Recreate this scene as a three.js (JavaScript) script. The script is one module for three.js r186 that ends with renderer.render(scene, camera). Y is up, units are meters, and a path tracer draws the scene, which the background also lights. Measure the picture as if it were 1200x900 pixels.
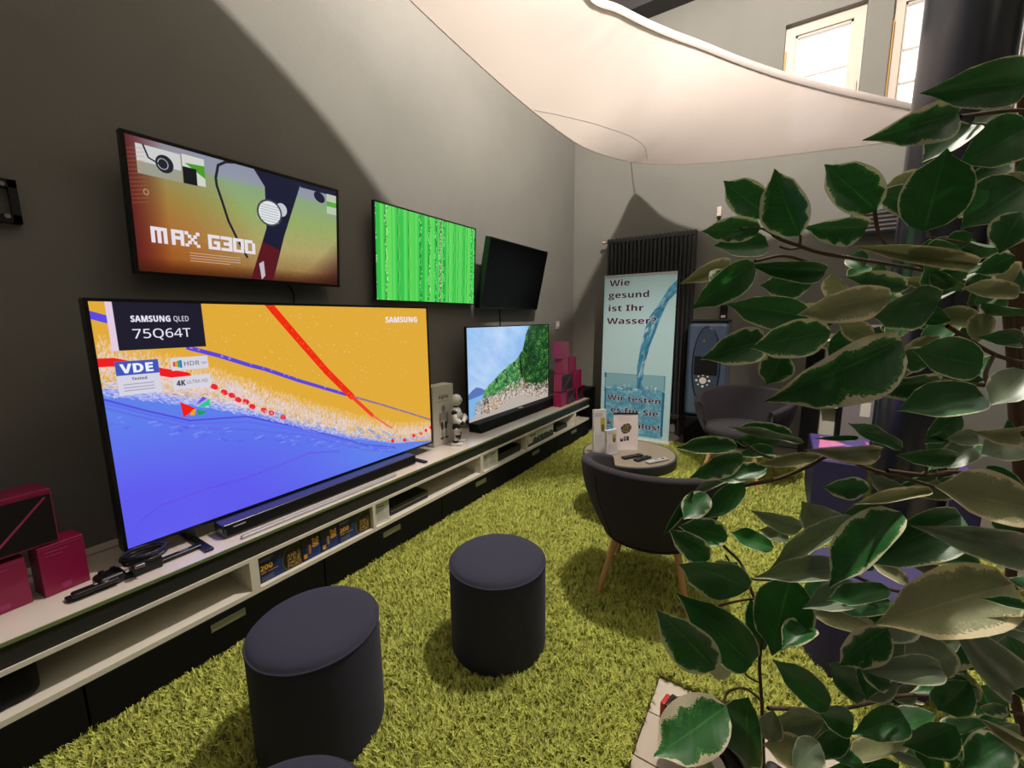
import * as THREE from 'three';
import { RoundedBoxGeometry } from 'three/addons/geometries/RoundedBoxGeometry.js';
import { mergeGeometries } from 'three/addons/utils/BufferGeometryUtils.js';
import { RectAreaLightUniformsLib } from 'three/addons/lights/RectAreaLightUniformsLib.js';

// ---------------------------------------------------------------- camera, light, exposure
const scene = new THREE.Scene();
const renderer = new THREE.WebGLRenderer();
renderer.toneMapping = THREE.LinearToneMapping;
renderer.toneMappingExposure = 1.0;
renderer.shadowMap.enabled = true;
RectAreaLightUniformsLib.init();
scene.background = new THREE.Color().setRGB(3.4, 3.5, 3.8);            // bright overcast sky outside the high windows

const F = 488, CX = 600, CY = 450, EYE = new THREE.Vector3(0, 1.38, 0);
const V = (x, y, z) => new THREE.Vector3(x, y, z);
const camDir = (px, py) => V(px - CX, CY - py, -F).normalize();
const upC = camDir(635, 3605.8).negate();
const fwdC = camDir(919, 371); fwdC.addScaledVector(upC, -fwdC.dot(upC)).normalize();
const rightC = new THREE.Vector3().crossVectors(fwdC, upC);
const toWorld = (c) => V(rightC.dot(c), upC.dot(c), -fwdC.dot(c));
const camera = new THREE.PerspectiveCamera(2 * Math.atan(450 / F) * 180 / Math.PI, 4 / 3, 0.02, 60);
camera.position.copy(EYE);
{
  const m = new THREE.Matrix4().makeBasis(toWorld(V(1, 0, 0)), toWorld(V(0, 1, 0)), toWorld(V(0, 0, 1)));
  camera.quaternion.setFromRotationMatrix(m);
}
scene.add(camera);
// a pixel of the photograph on a plane (axis 'x'|'y'|'z' = value), or at a depth in front of the eye
const onPlane = (px, py, axis, val) => { const r = toWorld(camDir(px, py)); return EYE.clone().addScaledVector(r, (val - EYE[axis]) / r[axis]); };
const atDepth = (px, py, d) => EYE.clone().add(toWorld(V((px - CX) / F * d, (CY - py) / F * d, -d)));

const LIGHTS = {
  pendant: { at: V(-0.35, 4.55, -2.35), power: 51, colour: 0xfff5ec },       // lamp over the seating corner: shadows of stools, sail and televisions point away from it
  spots: [ { at: V(1.1, 4.3, 0.2), to: V(-1.25, 0.75, -4.4), power: 75, angle: 0.21, colour: 0xfff0e2 } ],      // track spot behind the camera, trained on the banner
  fillPanels: [ { at: V(3.4, 5.2, 0.9), w: 1.6, h: 0.5, power: 4 }, { at: V(2.4, 5.2, -2.8), w: 1.6, h: 0.5, power: 2.6 } ],   // fill light added out of view under the ceiling
};

// ---------------------------------------------------------------- helpers
const rng = (s) => () => { s |= 0; s = s + 0x6D2B79F5 | 0; let t = Math.imul(s ^ s >>> 15, 1 | s); t = t + Math.imul(t ^ t >>> 7, 61 | t) ^ t; return ((t ^ t >>> 14) >>> 0) / 4294967296; };
const used = new Map();
const numbered = (n) => { const k = used.get(n) || 0; used.set(n, k + 1); return k ? `${n}_${String(k).padStart(3, '0')}` : n; };
const shadows = (o) => { o.traverse((m) => { if (m.isMesh) { m.castShadow = true; m.receiveShadow = true; } }); return o; };
function tag(o, label, category, group, kind) { if (label) o.userData.label = label; if (category) o.userData.category = category; if (group) o.userData.group = group; if (kind) o.userData.kind = kind; return o; }
function thing(name, label, category, pos = [0, 0, 0], turn = 0, group) {
  const o = new THREE.Group(); o.name = numbered(name); o.position.set(...pos); o.rotation.y = turn; scene.add(o);
  return tag(o, label, category, group);
}
function mesh(name, geo, mat, parent, pos, rot) {
  const g = Array.isArray(geo) ? mergeGeometries(geo.map((x) => (x.index ? x.toNonIndexed() : x)), false) : geo;
  const m = new THREE.Mesh(g, mat); m.name = name; m.castShadow = m.receiveShadow = true;
  if (pos) m.position.set(...pos); if (rot) m.rotation.set(...rot);
  parent.add(m); return m;
}
function struct(name, geo, mat, pos, rot) { const m = mesh(name, geo, mat, scene, pos, rot); m.userData.kind = 'structure'; return m; }
const box = (w, h, d, x = 0, y = 0, z = 0, r = 0) => (r ? new RoundedBoxGeometry(w, h, d, 2, r) : new THREE.BoxGeometry(w, h, d)).translate(x, y, z);
const cyl = (r1, r2, h, x = 0, y = 0, z = 0, n = 20) => new THREE.CylinderGeometry(r1, r2, h, n).translate(x, y, z);
const tube = (pts, r, n = 24, k = 6) => new THREE.TubeGeometry(new THREE.CatmullRomCurve3(pts), n, r, k, false);
const lathe = (pts, n = 40) => new THREE.LatheGeometry(pts.map(([r, y]) => new THREE.Vector2(r, y)), n);
const srgb = (hex) => new THREE.Color(hex);
const std = (c, roughness = 0.6, o = {}) => new THREE.MeshStandardMaterial({ color: c, roughness, ...o });
const phys = (c, roughness = 0.6, o = {}) => new THREE.MeshPhysicalMaterial({ color: c, roughness, ...o });
function canvasTex(w, h, draw, colour = true) {
  const c = document.createElement('canvas'); c.width = w; c.height = h; draw(c.getContext('2d'), w, h);
  const t = new THREE.CanvasTexture(c); if (colour) t.colorSpace = THREE.SRGBColorSpace; t.anisotropy = 8; return t;
}
function noiseTex(n, seed, oct, lo, hi, rep) {              // grey noise, tiling
  const R = rng(seed), a = new Float32Array(n * n);
  for (const [cells, amp] of oct) {
    const g = Array.from({ length: cells * cells }, () => R() - 0.5);
    for (let y = 0; y < n; y++) for (let x = 0; x < n; x++) {
      const u = x / n * cells, v = y / n * cells, i = u | 0, j = v | 0, fx = u - i, fy = v - j, sx = fx * fx * (3 - 2 * fx), sy = fy * fy * (3 - 2 * fy);
      const q = (p, r) => g[(r % cells) * cells + p % cells];
      a[y * n + x] += amp * ((q(i, j) * (1 - sx) + q(i + 1, j) * sx) * (1 - sy) + (q(i, j + 1) * (1 - sx) + q(i + 1, j + 1) * sx) * sy);
    }
  }
  let mn = 1e9, mx = -1e9; for (const v of a) { if (v < mn) mn = v; if (v > mx) mx = v; }
  const d = new Uint8Array(n * n * 4);
  for (let i = 0; i < n * n; i++) { const t = lo + (hi - lo) * (a[i] - mn) / (mx - mn); d[4 * i] = d[4 * i + 1] = d[4 * i + 2] = 255 * t; d[4 * i + 3] = 255; }
  const t = new THREE.DataTexture(d, n, n); t.wrapS = t.wrapT = THREE.RepeatWrapping; t.magFilter = THREE.LinearFilter; t.minFilter = THREE.LinearMipmapLinearFilter; t.generateMipmaps = true;
  t.repeat.set(rep, rep); t.needsUpdate = true; return t;
}
function uvMetres(g) {                                       // box projection, uv in metres
  const p = g.attributes.position, n = g.attributes.normal, uv = new Float32Array(p.count * 2);
  for (let i = 0; i < p.count; i++) {
    const ax = Math.abs(n.getX(i)), ay = Math.abs(n.getY(i)), az = Math.abs(n.getZ(i));
    const [u, v] = ax >= ay && ax >= az ? [p.getZ(i), p.getY(i)] : ay >= az ? [p.getX(i), p.getZ(i)] : [p.getX(i), p.getY(i)];
    uv[2 * i] = u; uv[2 * i + 1] = v;
  }
  g.setAttribute('uv', new THREE.BufferAttribute(uv, 2)); return g;
}

// ---------------------------------------------------------------- materials
const plaster = noiseTex(512, 3, [[128, 1], [64, 0.8], [16, 0.5]], 0.3, 0.7, 1);
const mottle = noiseTex(256, 5, [[4, 1], [9, 0.7], [32, 0.35]], 0.86, 1.0, 0.35);
const weave = noiseTex(512, 9, [[256, 1], [128, 0.6], [24, 0.25]], 0.2, 0.9, 6);
const M = {
  wall: std(new THREE.Color().setRGB(0.19, 0.187, 0.165), 0.9, { bumpMap: plaster, bumpScale: 0.0012, map: mottle }),
  ceiling: std(new THREE.Color().setRGB(0.5, 0.48, 0.44), 0.9),
  beam: std(0x2c2b2c, 0.6),
  floor: std(0x6f685c, 0.85),
  winFrame: std(0xbcb0a2, 0.5),
  winWood: std(0xb98d4c, 0.6),
  tile: [0xb9ac9c, 0xb2a595, 0xbfb3a4].map((c) => std(c, 0.6)),
  black: std(0x0b0b0c, 0.35), blackMatt: phys(0x09090a, 0.7, { specularIntensity: 0.45 }), gloss: phys(0x060608, 0.12, { clearcoat: 0.6, clearcoatRoughness: 0.1 }),
  offScreen: phys(0x030304, 0.35, { specularIntensity: 0.4 }),
  charcoal: std(0x232322, 0.55), white: std(0xd8d2c4, 0.45),
  worktop: phys(0xcfc5ba, 0.28, { clearcoat: 0.3, clearcoatRoughness: 0.15 }), glassEdge: phys(0x6c7f52, 0.2),
  steel: std(0x9b9d9c, 0.32, { metalness: 0.9 }), paleMetal: std(0xb9b9b6, 0.4, { metalness: 0.5 }),
  fabric: phys(new THREE.Color().setRGB(0.026, 0.026, 0.047), 0.95, { sheen: 0.18, sheenRoughness: 0.6, sheenColor: new THREE.Color(0.3, 0.3, 0.42), bumpMap: weave, bumpScale: 0.0008 }),
  chairFabric: phys(new THREE.Color().setRGB(0.024, 0.021, 0.026), 0.95, { sheen: 0.16, sheenRoughness: 0.6, sheenColor: new THREE.Color(0.34, 0.3, 0.34), bumpMap: weave, bumpScale: 0.0008 }),
  violet: phys(new THREE.Color().setRGB(0.045, 0.04, 0.12), 0.95, { sheen: 0.3, sheenRoughness: 0.6, sheenColor: new THREE.Color(0.3, 0.3, 0.5) }),
  wood: std(0xc8996a, 0.5),
  magenta: phys(0x8a0c42, 0.4, { clearcoat: 0.25 }), boxBlack: std(0x100a10, 0.4), magentaLine: std(0xa03064, 0.5),
  column: phys(0x181a24, 0.26, { clearcoat: 0.5, clearcoatRoughness: 0.18 }),
  radiator: std(0x2f3234, 0.42), brass: std(0xb79d7a, 0.4, { metalness: 0.4 }),
  paper: std(0xded6cf, 0.7), clearPlastic: phys(0xffffff, 0.08, { transmission: 0.92, thickness: 0, ior: 1.45 }),
  table: std(0x7d7362, 0.6), tableEdge: std(0x3a3b42, 0.6),
  sail: phys(0xe6d9d2, 0.95, { transmission: 0.33, thickness: 0, side: THREE.DoubleSide }),
  hem: phys(0xe6d9d2, 0.95),
  rope: std(0x55504a, 0.8),
  bark: std(0x4c3826, 0.85), soil: std(0x1e1510, 1), pot: std(0x26262a, 0.5),
  red: std(0xb01818, 0.4),
};
// ---------------------------------------------------------------- room
const XW = -2.38, ZB = -5.2, XR = 5.4, ZF = 3.4, H = 5.6;
{
  struct('floor', uvMetres(box(XR - XW + 0.4, 0.2, ZF - ZB + 0.4)), M.floor, [(XR + XW) / 2, -0.112, (ZF + ZB) / 2]);
  struct('ceiling', box(XR - XW + 0.4, 0.2, ZF - ZB + 0.4), M.ceiling, [(XR + XW) / 2, H + 0.1, (ZF + ZB) / 2]);
  struct('wall_left', uvMetres(box(0.2, H, ZF - ZB + 0.4)), M.wall, [XW - 0.1, H / 2, (ZF + ZB) / 2]);
  struct('wall_right', uvMetres(box(0.2, H, ZF - ZB + 0.4)), M.wall, [XR + 0.1, H / 2, (ZF + ZB) / 2]);
  struct('wall_front', uvMetres(box(XR - XW, H, 0.2)), M.wall, [(XR + XW) / 2, H / 2, ZF + 0.1]);
  // back wall with a row of high window openings
  const T = 0.32, sh = new THREE.Shape();
  sh.moveTo(XW, 0); sh.lineTo(XR, 0); sh.lineTo(XR, H); sh.lineTo(XW, H); sh.closePath();
  const wins = [[-0.19, 0.42], [0.6, 1.21], [1.39, 2.0], [2.18, 2.79]], y0 = 2.98, y1 = 4.14;
  for (const [a, b] of wins) { const h = new THREE.Path(); h.moveTo(a, y0); h.lineTo(a, y1); h.lineTo(b, y1); h.lineTo(b, y0); h.closePath(); sh.holes.push(h); }
  struct('wall_back', uvMetres(new THREE.ExtrudeGeometry(sh, { depth: T, bevelEnabled: false })), M.wall, [0, 0, ZB - T]);
  wins.forEach(([a, b], i) => {
    const g = new THREE.Group(); g.name = `window_${i + 1}`; g.userData.kind = 'structure'; g.position.set((a + b) / 2, (y0 + y1) / 2, ZB - 0.1); scene.add(g);
    const w = b - a, h = y1 - y0, f = 0.085;
    mesh('frame', [box(w, f, 0.07, 0, h / 2 - f / 2, 0), box(w, f, 0.07, 0, -h / 2 + f / 2, 0), box(f, h - 2 * f, 0.07, -w / 2 + f / 2, 0, 0), box(f, h - 2 * f, 0.07, w / 2 - f / 2, 0, 0)], M.winFrame, g);
    const q = w / 2 - f;
    mesh('sash', [box(2 * q, 0.018, 0.05, 0, h / 2 - f - 0.009, -0.01), box(2 * q, 0.018, 0.05, 0, -h / 2 + f + 0.009, -0.01), box(0.018, h - 2 * f, 0.05, q - 0.009, 0, -0.01), box(0.018, h - 2 * f, 0.05, -q + 0.009, 0, -0.01)], M.winFrame, g);
    for (const y of [0.13, -0.14]) mesh('glazing_bar', box(2 * q, 0.014, 0.03, 0, y, -0.02), M.winFrame, g);
    mesh('glass', box(2 * q, h - 2 * f, 0.006, 0, 0, -0.025), M.clearPlastic, g);
    mesh('handle', box(0.018, 0.1, 0.03, w / 2 - 0.03, -0.1, 0.05, 0.006), M.winFrame, g);
    mesh('stay', box(0.016, h * 0.8, 0.012, -w / 2 + 0.012, -0.1, 0.06), M.winWood, g);
  });
  struct('beam', box(XR - XW, 0.27, 0.24), M.beam, [(XR + XW) / 2, 4.8, ZB + 0.125]);
}
// narrow stone floor tiles where the rug is cut back
{
  const fl = scene.getObjectByName('floor'), R = rng(71), geo = new RoundedBoxGeometry(0.597, 0.012, 0.173, 1, 0.002);
  for (let i = 0; i < 5; i++) for (let j = 0; j < 11; j++) {
    const t = mesh('tile', geo, M.tile[(R() * 3) | 0], fl, [-0.305 + 0.3 + i * 0.6 - (XR + XW) / 2, 0.106 - 0.0005 + R() * 0.001, -1.5 + 0.077 + j * 0.1765 - (ZF + ZB) / 2]);
  }
}
// ---------------------------------------------------------------- lamps
{
  const p = LIGHTS.pendant, g = thing('pendant_lamp', 'round frosted pendant lamp hanging above the fabric sail', 'lamp', p.at.toArray());
  mesh('globe', new THREE.SphereGeometry(0.13, 32, 20), std(0xfff6e6, 0.5, { emissive: new THREE.Color(p.colour), emissiveIntensity: 3 }), g);
  mesh('cap', cyl(0.05, 0.07, 0.08, 0, 0.15, 0), M.black, g);
  mesh('cable', cyl(0.006, 0.006, H - p.at.y - 0.19, 0, 0.19 + (H - p.at.y - 0.19) / 2, 0), M.black, g);
  const l = new THREE.PointLight(p.colour, p.power, 0, 2); l.name = 'pendant_light'; l.castShadow = true; l.shadow.radius = 4; l.position.copy(p.at); scene.add(l);
  LIGHTS.spots.forEach((s) => {
    const q = thing('track_spot', 'black track spotlight aimed at the water banner', 'spotlight', s.at.toArray()); q.lookAt(s.to);
    mesh('housing', new THREE.CylinderGeometry(0.06, 0.05, 0.18, 24, 1, true).rotateX(Math.PI / 2).translate(0, 0, -0.1), M.black, q);
    mesh('bulb', new THREE.SphereGeometry(0.035, 16, 12), std(0xffffff, 0.5, { emissive: srgb(s.colour), emissiveIntensity: 8 }), q);
    const up = mesh('stem', cyl(0.012, 0.012, H - s.at.y - 0.02, 0, (H - s.at.y) / 2 + 0.03, 0), M.black, q); up.applyMatrix4(new THREE.Matrix4().makeRotationFromQuaternion(q.quaternion.clone().invert()));
    const L = new THREE.SpotLight(s.colour, s.power, 0, s.angle, 0.7, 2); L.name = 'track_spot_light'; L.castShadow = true; L.shadow.radius = 2;
    L.position.copy(s.at).addScaledVector(s.to.clone().sub(s.at).normalize(), 0.01); L.target.position.copy(s.to); L.target.name = 'track_spot_target'; scene.add(L, L.target);
  });
  LIGHTS.fillPanels.forEach((s, i) => {  // added to lift the general light of the room, never in view
    const q = thing('fill_light_panel', i ? 'long white panel added out of view as fill light over the display shelves' : 'long white panel added out of view as fill light over the shop floor', 'ceiling light', s.at.toArray());
    mesh('casing', box(s.w + 0.06, 0.07, s.h + 0.06, 0, 0.045, 0), M.winFrame, q);
    mesh('diffuser', box(s.w, 0.012, s.h, 0, 0, 0), std(0xffffff, 0.6, { emissive: srgb(0xfff4e4), emissiveIntensity: 2 }), q);
    for (const s2 of [-1, 1]) mesh('hanger', cyl(0.006, 0.006, H - s.at.y - 0.08, s2 * s.w / 3, (H - s.at.y + 0.08) / 2, 0), M.steel, q);
    const L = new THREE.RectAreaLight(0xfff2e0, s.power, s.w, s.h); L.name = numbered('fill_light'); L.position.copy(s.at).y -= 0.02; L.rotation.x = -Math.PI / 2; scene.add(L);
  });
}
// ---------------------------------------------------------------- column
{
  const g = thing('round_column', 'dark glossy round column rising behind the variegated plant', 'column', [0.545, 0, -2.6]);
  mesh('shaft', cyl(0.148, 0.148, H, 0, H / 2, 0, 64), M.column, g);
  mesh('base_ring', lathe([[0.149, 0.001], [0.17, 0.001], [0.17, 0.05], [0.155, 0.07], [0.149, 0.07]], 48), M.column, g);
}
// ---------------------------------------------------------------- shade sail
{
  // edges read from the photograph, laid on a gently sagging surface hung about 2.9 m up
  const far = [[480, 0, 3.1], [560, 75, 2.93], [610, 119, 2.82], [640, 143, 2.75], [674, 167, 2.7], [715, 184, 2.86], [738, 189.5, 2.98], [750, 191, 3.05], [763, 192, 3.0], [790, 192.5, 2.9], [850, 189, 2.8], [900, 184, 2.76], [1000, 172, 2.75], [1062, 165, 2.77], [1110, 160, 2.78]];
  const near = [[690, 0, 3.05], [725, 17, 3.01], [757, 33, 2.97], [790, 47, 2.94], [820, 58, 2.91], [860, 74, 2.88], [900, 88, 2.86], [940, 100, 2.84], [975, 109, 2.83], [1020, 119, 2.82], [1070, 130, 2.82], [1110, 138, 2.82]];
  // beyond the frame, added cloth climbs over the camera to shade the left wall
  const fc = new THREE.CatmullRomCurve3([V(-2.2, 3.85, 0.6), V(-2.1, 3.6, -0.3), V(-1.97, 3.32, -1.2), ...far.map(([x, y, h]) => onPlane(x, y, 'y', h))]);
  const nc = new THREE.CatmullRomCurve3([V(-0.5, 3.85, 0.4), V(-0.75, 3.55, -0.8), V(-0.92, 3.25, -1.7), ...near.map(([x, y, h]) => onPlane(x, y, 'y', h))]);
  const NU = 90, NV = 26, pos = [], uv = [], idx = [], R = rng(5), fold = Array.from({ length: NU + 1 }, () => R());
  const pt = (u, v) => {
    const a = fc.getPoint(u), b = nc.getPoint(u), p = a.lerp(b, v), s = Math.sin(Math.PI * v);
    p.y -= 0.03 * s * (0.4 + 0.6 * Math.sin(Math.PI * u));
    const f = u * NU, i = Math.min(NU - 1, f | 0), t = f - i, w = fold[i] * (1 - t) + fold[i + 1] * t;
    p.y += 0.05 * (w - 0.5) * Math.pow(v, 5) * (1 - v) * 6 * 0.35 + 0.03 * Math.sin(u * 37 + v * 5) * v * v * (1 - v);
    return p;
  };
  for (let i = 0; i <= NU; i++) for (let j = 0; j <= NV; j++) { const p = pt(i / NU, j / NV); pos.push(p.x, p.y, p.z); uv.push(i / NU * 4, j / NV * 2); }
  for (let i = 0; i < NU; i++) for (let j = 0; j < NV; j++) { const a = i * (NV + 1) + j, b = a + NV + 1; idx.push(a, b, a + 1, a + 1, b, b + 1); }
  const g = new THREE.BufferGeometry(); g.setAttribute('position', new THREE.Float32BufferAttribute(pos, 3)); g.setAttribute('uv', new THREE.Float32BufferAttribute(uv, 2)); g.setIndex(idx); g.computeVertexNormals();
  const o = thing('shade_sail', 'cream fabric shade sail stretched under the ceiling', 'shade sail');
  mesh('cloth', g, M.sail, o);
  const hem = (v, h0, h1, name) => {          // a flat doubled band standing on the edge
    const P = [], I = [];
    for (let i = 0; i <= NU; i++) { const p = pt(i / NU, v); P.push(p.x, p.y + h0, p.z, p.x, p.y + h1, p.z, p.x + 0.004, p.y + h0, p.z + 0.004, p.x + 0.004, p.y + h1, p.z + 0.004); }
    for (let i = 0; i < NU; i++) { const a = i * 4, b = a + 4; I.push(a, a + 1, b, b, a + 1, b + 1, a + 2, b + 2, a + 3, a + 3, b + 2, b + 3, a + 1, a + 3, b + 1, b + 1, a + 3, b + 3, a, b, a + 2, a + 2, b, b + 2); }
    const q = new THREE.BufferGeometry(); q.setAttribute('position', new THREE.Float32BufferAttribute(P, 3)); q.setIndex(I); q.computeVertexNormals();
    mesh(name, q, M.hem, o);
  };
  hem(1, 0.0, 0.045, 'hem');
  hem(0, -0.003, 0.004, 'hem');
  mesh('seam', tube(Array.from({ length: 30 }, (_, i) => { const u = 0.32 + 0.3 * i / 29, p = pt(u, 0.02 + 0.3 * Math.sin(Math.PI * i / 29)); p.y -= 0.001; return p; }), 0.0022, 60, 5), M.hem, o);
  const c0 = onPlane(750, 191, 'y', 3.05), a0 = V(-1.68, 3.4, ZB + 0.012);
  mesh('rope', tube([c0, c0.clone().lerp(a0, 0.5).add(V(0, -0.02, 0)), a0], 0.004, 12, 6), M.rope, o);
}
// ---------------------------------------------------------------- tv bench
const XF = -1.862, YT = 0.455, XBK = -2.285;
{
  const z0 = 0.9, z1 = -4.55, L = z0 - z1, zc = (z0 + z1) / 2;
  const top = thing('bench_worktop', 'long pale worktop with a dark fascia running under the televisions', 'worktop', [0, 0, 0]);
  mesh('glass_top', uvMetres(box(XF - XBK - 0.004, 0.01, L, (XF + XBK) / 2 - 0.002, YT - 0.005, zc)), M.worktop, top);
  mesh('glass_edge', box(0.004, 0.012, L, XF + 0.0005, YT - 0.0055, zc), M.glassEdge, top);
  mesh('fascia', box(XF - XBK - 0.006, 0.073, L, (XF + XBK) / 2 - 0.003, YT - 0.0475, zc), M.charcoal, top);
  mesh('back_strip', box(XBK - XW - 0.018, 0.012, L, (XBK + XW) / 2 - 0.006, YT - 0.006, zc), M.worktop, top);
  tag(mesh('back_board', box(0.02, YT - 0.02, L, XW + 0.02, (YT - 0.02) / 2, zc), M.charcoal, scene), 'long dark board closing the gap between bench and wall', 'board');
  // open shelf units between worktop and drawers
  const units = [[0.9, -0.79, []], [-0.79, -2.44, [-1.43]], [-2.44, -4.16, [-3.11]], [-4.16, -4.55, []]];
  const lab = ['white open shelf unit holding the black centre speaker', 'white open shelf unit holding the blue battery boxes', 'white open shelf unit holding the harbour photo box', 'short white open shelf unit at the radiator end'];
  units.forEach(([a, b, div], i) => {
    const u = thing('shelf_unit', lab[i], 'shelf unit'), w = a - b, c = (a + b) / 2, d = XF - XBK, xm = (XF + XBK) / 2;
    mesh('top_board', box(d, 0.017, w, xm, 0.3625, c), M.white, u);
    mesh('bottom_board', box(d, 0.02, w, xm, 0.208, c), M.white, u);
    mesh('back_panel', box(0.008, 0.136, w, XBK + 0.004, 0.286, c), M.white, u);
    mesh('side_panel', box(d, 0.136, 0.018, xm, 0.286, a - 0.009), M.white, u);
    if (i < 3) mesh('side_panel', box(d, 0.136, 0.018, xm, 0.286, b + 0.009), M.white, u);
    for (const z of div) mesh('divider', box(d - 0.01, 0.136, 0.018, xm + 0.005, 0.286, z), M.white, u);
  });
  // drawers
  const edges = [0.63, -0.24, -1.11, -1.98, -2.86, -3.72, -4.55];
  for (let i = 0; i < edges.length - 1; i++) {
    const a = edges[i], b = edges[i + 1], c = (a + b) / 2, d = XF - XBK;
    const u = thing('drawer_unit', 'black drawer unit beneath ' + ['the shelf with the centre speaker', 'the empty compartment beside the blue boxes', 'the disc player', 'the pair of price cards', 'the harbour photo carton', 'the set-top box'][i], 'drawer unit', [0, 0, c], 0, 'black drawer units along the bench');
    mesh('carcass', box(d - 0.02, 0.19, a - b - 0.002, (XF + XBK) / 2 - 0.01, 0.1, 0), M.blackMatt, u);
    const dr = mesh('drawer_front', box(0.018, 0.172, a - b - 0.006, XF - 0.0095, 0.108, 0, 0.002), M.blackMatt, u);
    const hz = (i === 0 ? 0.2 : [0, -0.67, -1.545, -2.42, -3.27, -4.12][i]) - c;
    mesh('handle', [box(0.006, 0.006, 0.13, XF + 0.001, 0.163, hz), box(0.006, 0.006, 0.13, XF + 0.001, 0.137, hz), box(0.006, 0.02, 0.006, XF + 0.001, 0.15, hz - 0.062), box(0.006, 0.02, 0.006, XF + 0.001, 0.15, hz + 0.062), box(0.002, 0.02, 0.12, XF + 0.0005, 0.15, hz)], M.steel, dr);
  }
}
// ---------------------------------------------------------------- televisions
const screenMat = (tex, k = 1) => new THREE.MeshStandardMaterial({ color: 0x050505, roughness: 0.25, emissive: 0xffffff, emissiveMap: tex, emissiveIntensity: k });
// w, h: screen; pose: centre of the screen; local +z looks out of the screen
function television(label, w, h, tex, centre, tilt, o = {}) {
  const g = thing('television', label, 'television', centre, Math.PI / 2); g.rotation.order = 'YXZ'; g.rotation.x = tilt;
  const b = o.bezel ?? 0.01, bb = o.chin ?? b;
  mesh('housing', box(w + 2 * b, h + b + bb, o.depth ?? 0.035, 0, (b - bb) / 2, -(o.depth ?? 0.035) / 2 - 0.002, 0.004), M.black, g);
  mesh('bezel', [box(w + 2 * b, b, 0.008, 0, h / 2 + b / 2, 0), box(w + 2 * b, bb, 0.008, 0, -h / 2 - bb / 2, 0), box(b, h, 0.008, -w / 2 - b / 2, 0, 0), box(b, h, 0.008, w / 2 + b / 2, 0, 0)], M.black, g);
  mesh('screen', new THREE.PlaneGeometry(w, h), tex ? screenMat(tex, o.glow ?? 1) : M.offScreen, g);
  if (o.light) { const L = new THREE.RectAreaLight(o.light, o.power, w, h); L.name = numbered('screen_light'); L.position.set(0, 0, 0.012); L.rotation.y = Math.PI; g.add(L); }
  return g;
}
const sans = (s, b = true) => `${b ? 'bold ' : ''}${s}px sans-serif`;
function spray(c, R, n, path, spread, size, cols) { for (let i = 0; i < n; i++) { const t = R(), [x, y] = path(t), a = R() * 6.28, r = spread * Math.pow(R(), 1.4) ; c.globalAlpha = 0.25 + 0.6 * R(); c.fillStyle = cols[(R() * cols.length) | 0]; const s = size * (0.3 + R()); c.beginPath(); c.ellipse(x + Math.cos(a) * r, y + Math.sin(a) * r * 0.8 - r * 0.3, s, s * (0.6 + 0.9 * R()), R() * 3, 0, 6.3); c.fill(); } c.globalAlpha = 1; }
const poly = (pts, W, Hh) => (t) => { const k = t * (pts.length - 1), i = Math.min(pts.length - 2, k | 0), f = k - i; return [(pts[i][0] + (pts[i + 1][0] - pts[i][0]) * f) * W, (pts[i][1] + (pts[i + 1][1] - pts[i][1]) * f) * Hh]; };
function strokePath(c, pts, W, Hh, lw, col) { c.strokeStyle = col; c.lineWidth = lw; c.lineCap = 'round'; c.lineJoin = 'round'; c.beginPath(); pts.forEach(([x, y], i) => (i ? c.lineTo(x * W, y * Hh) : c.moveTo(x * W, y * Hh))); c.stroke(); }
function wide(c, s, x, y, w) { const m = c.measureText(s).width; c.save(); c.translate(x, y); c.scale(w / m, 1); c.fillText(s, 0, 0); c.restore(); }
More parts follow.
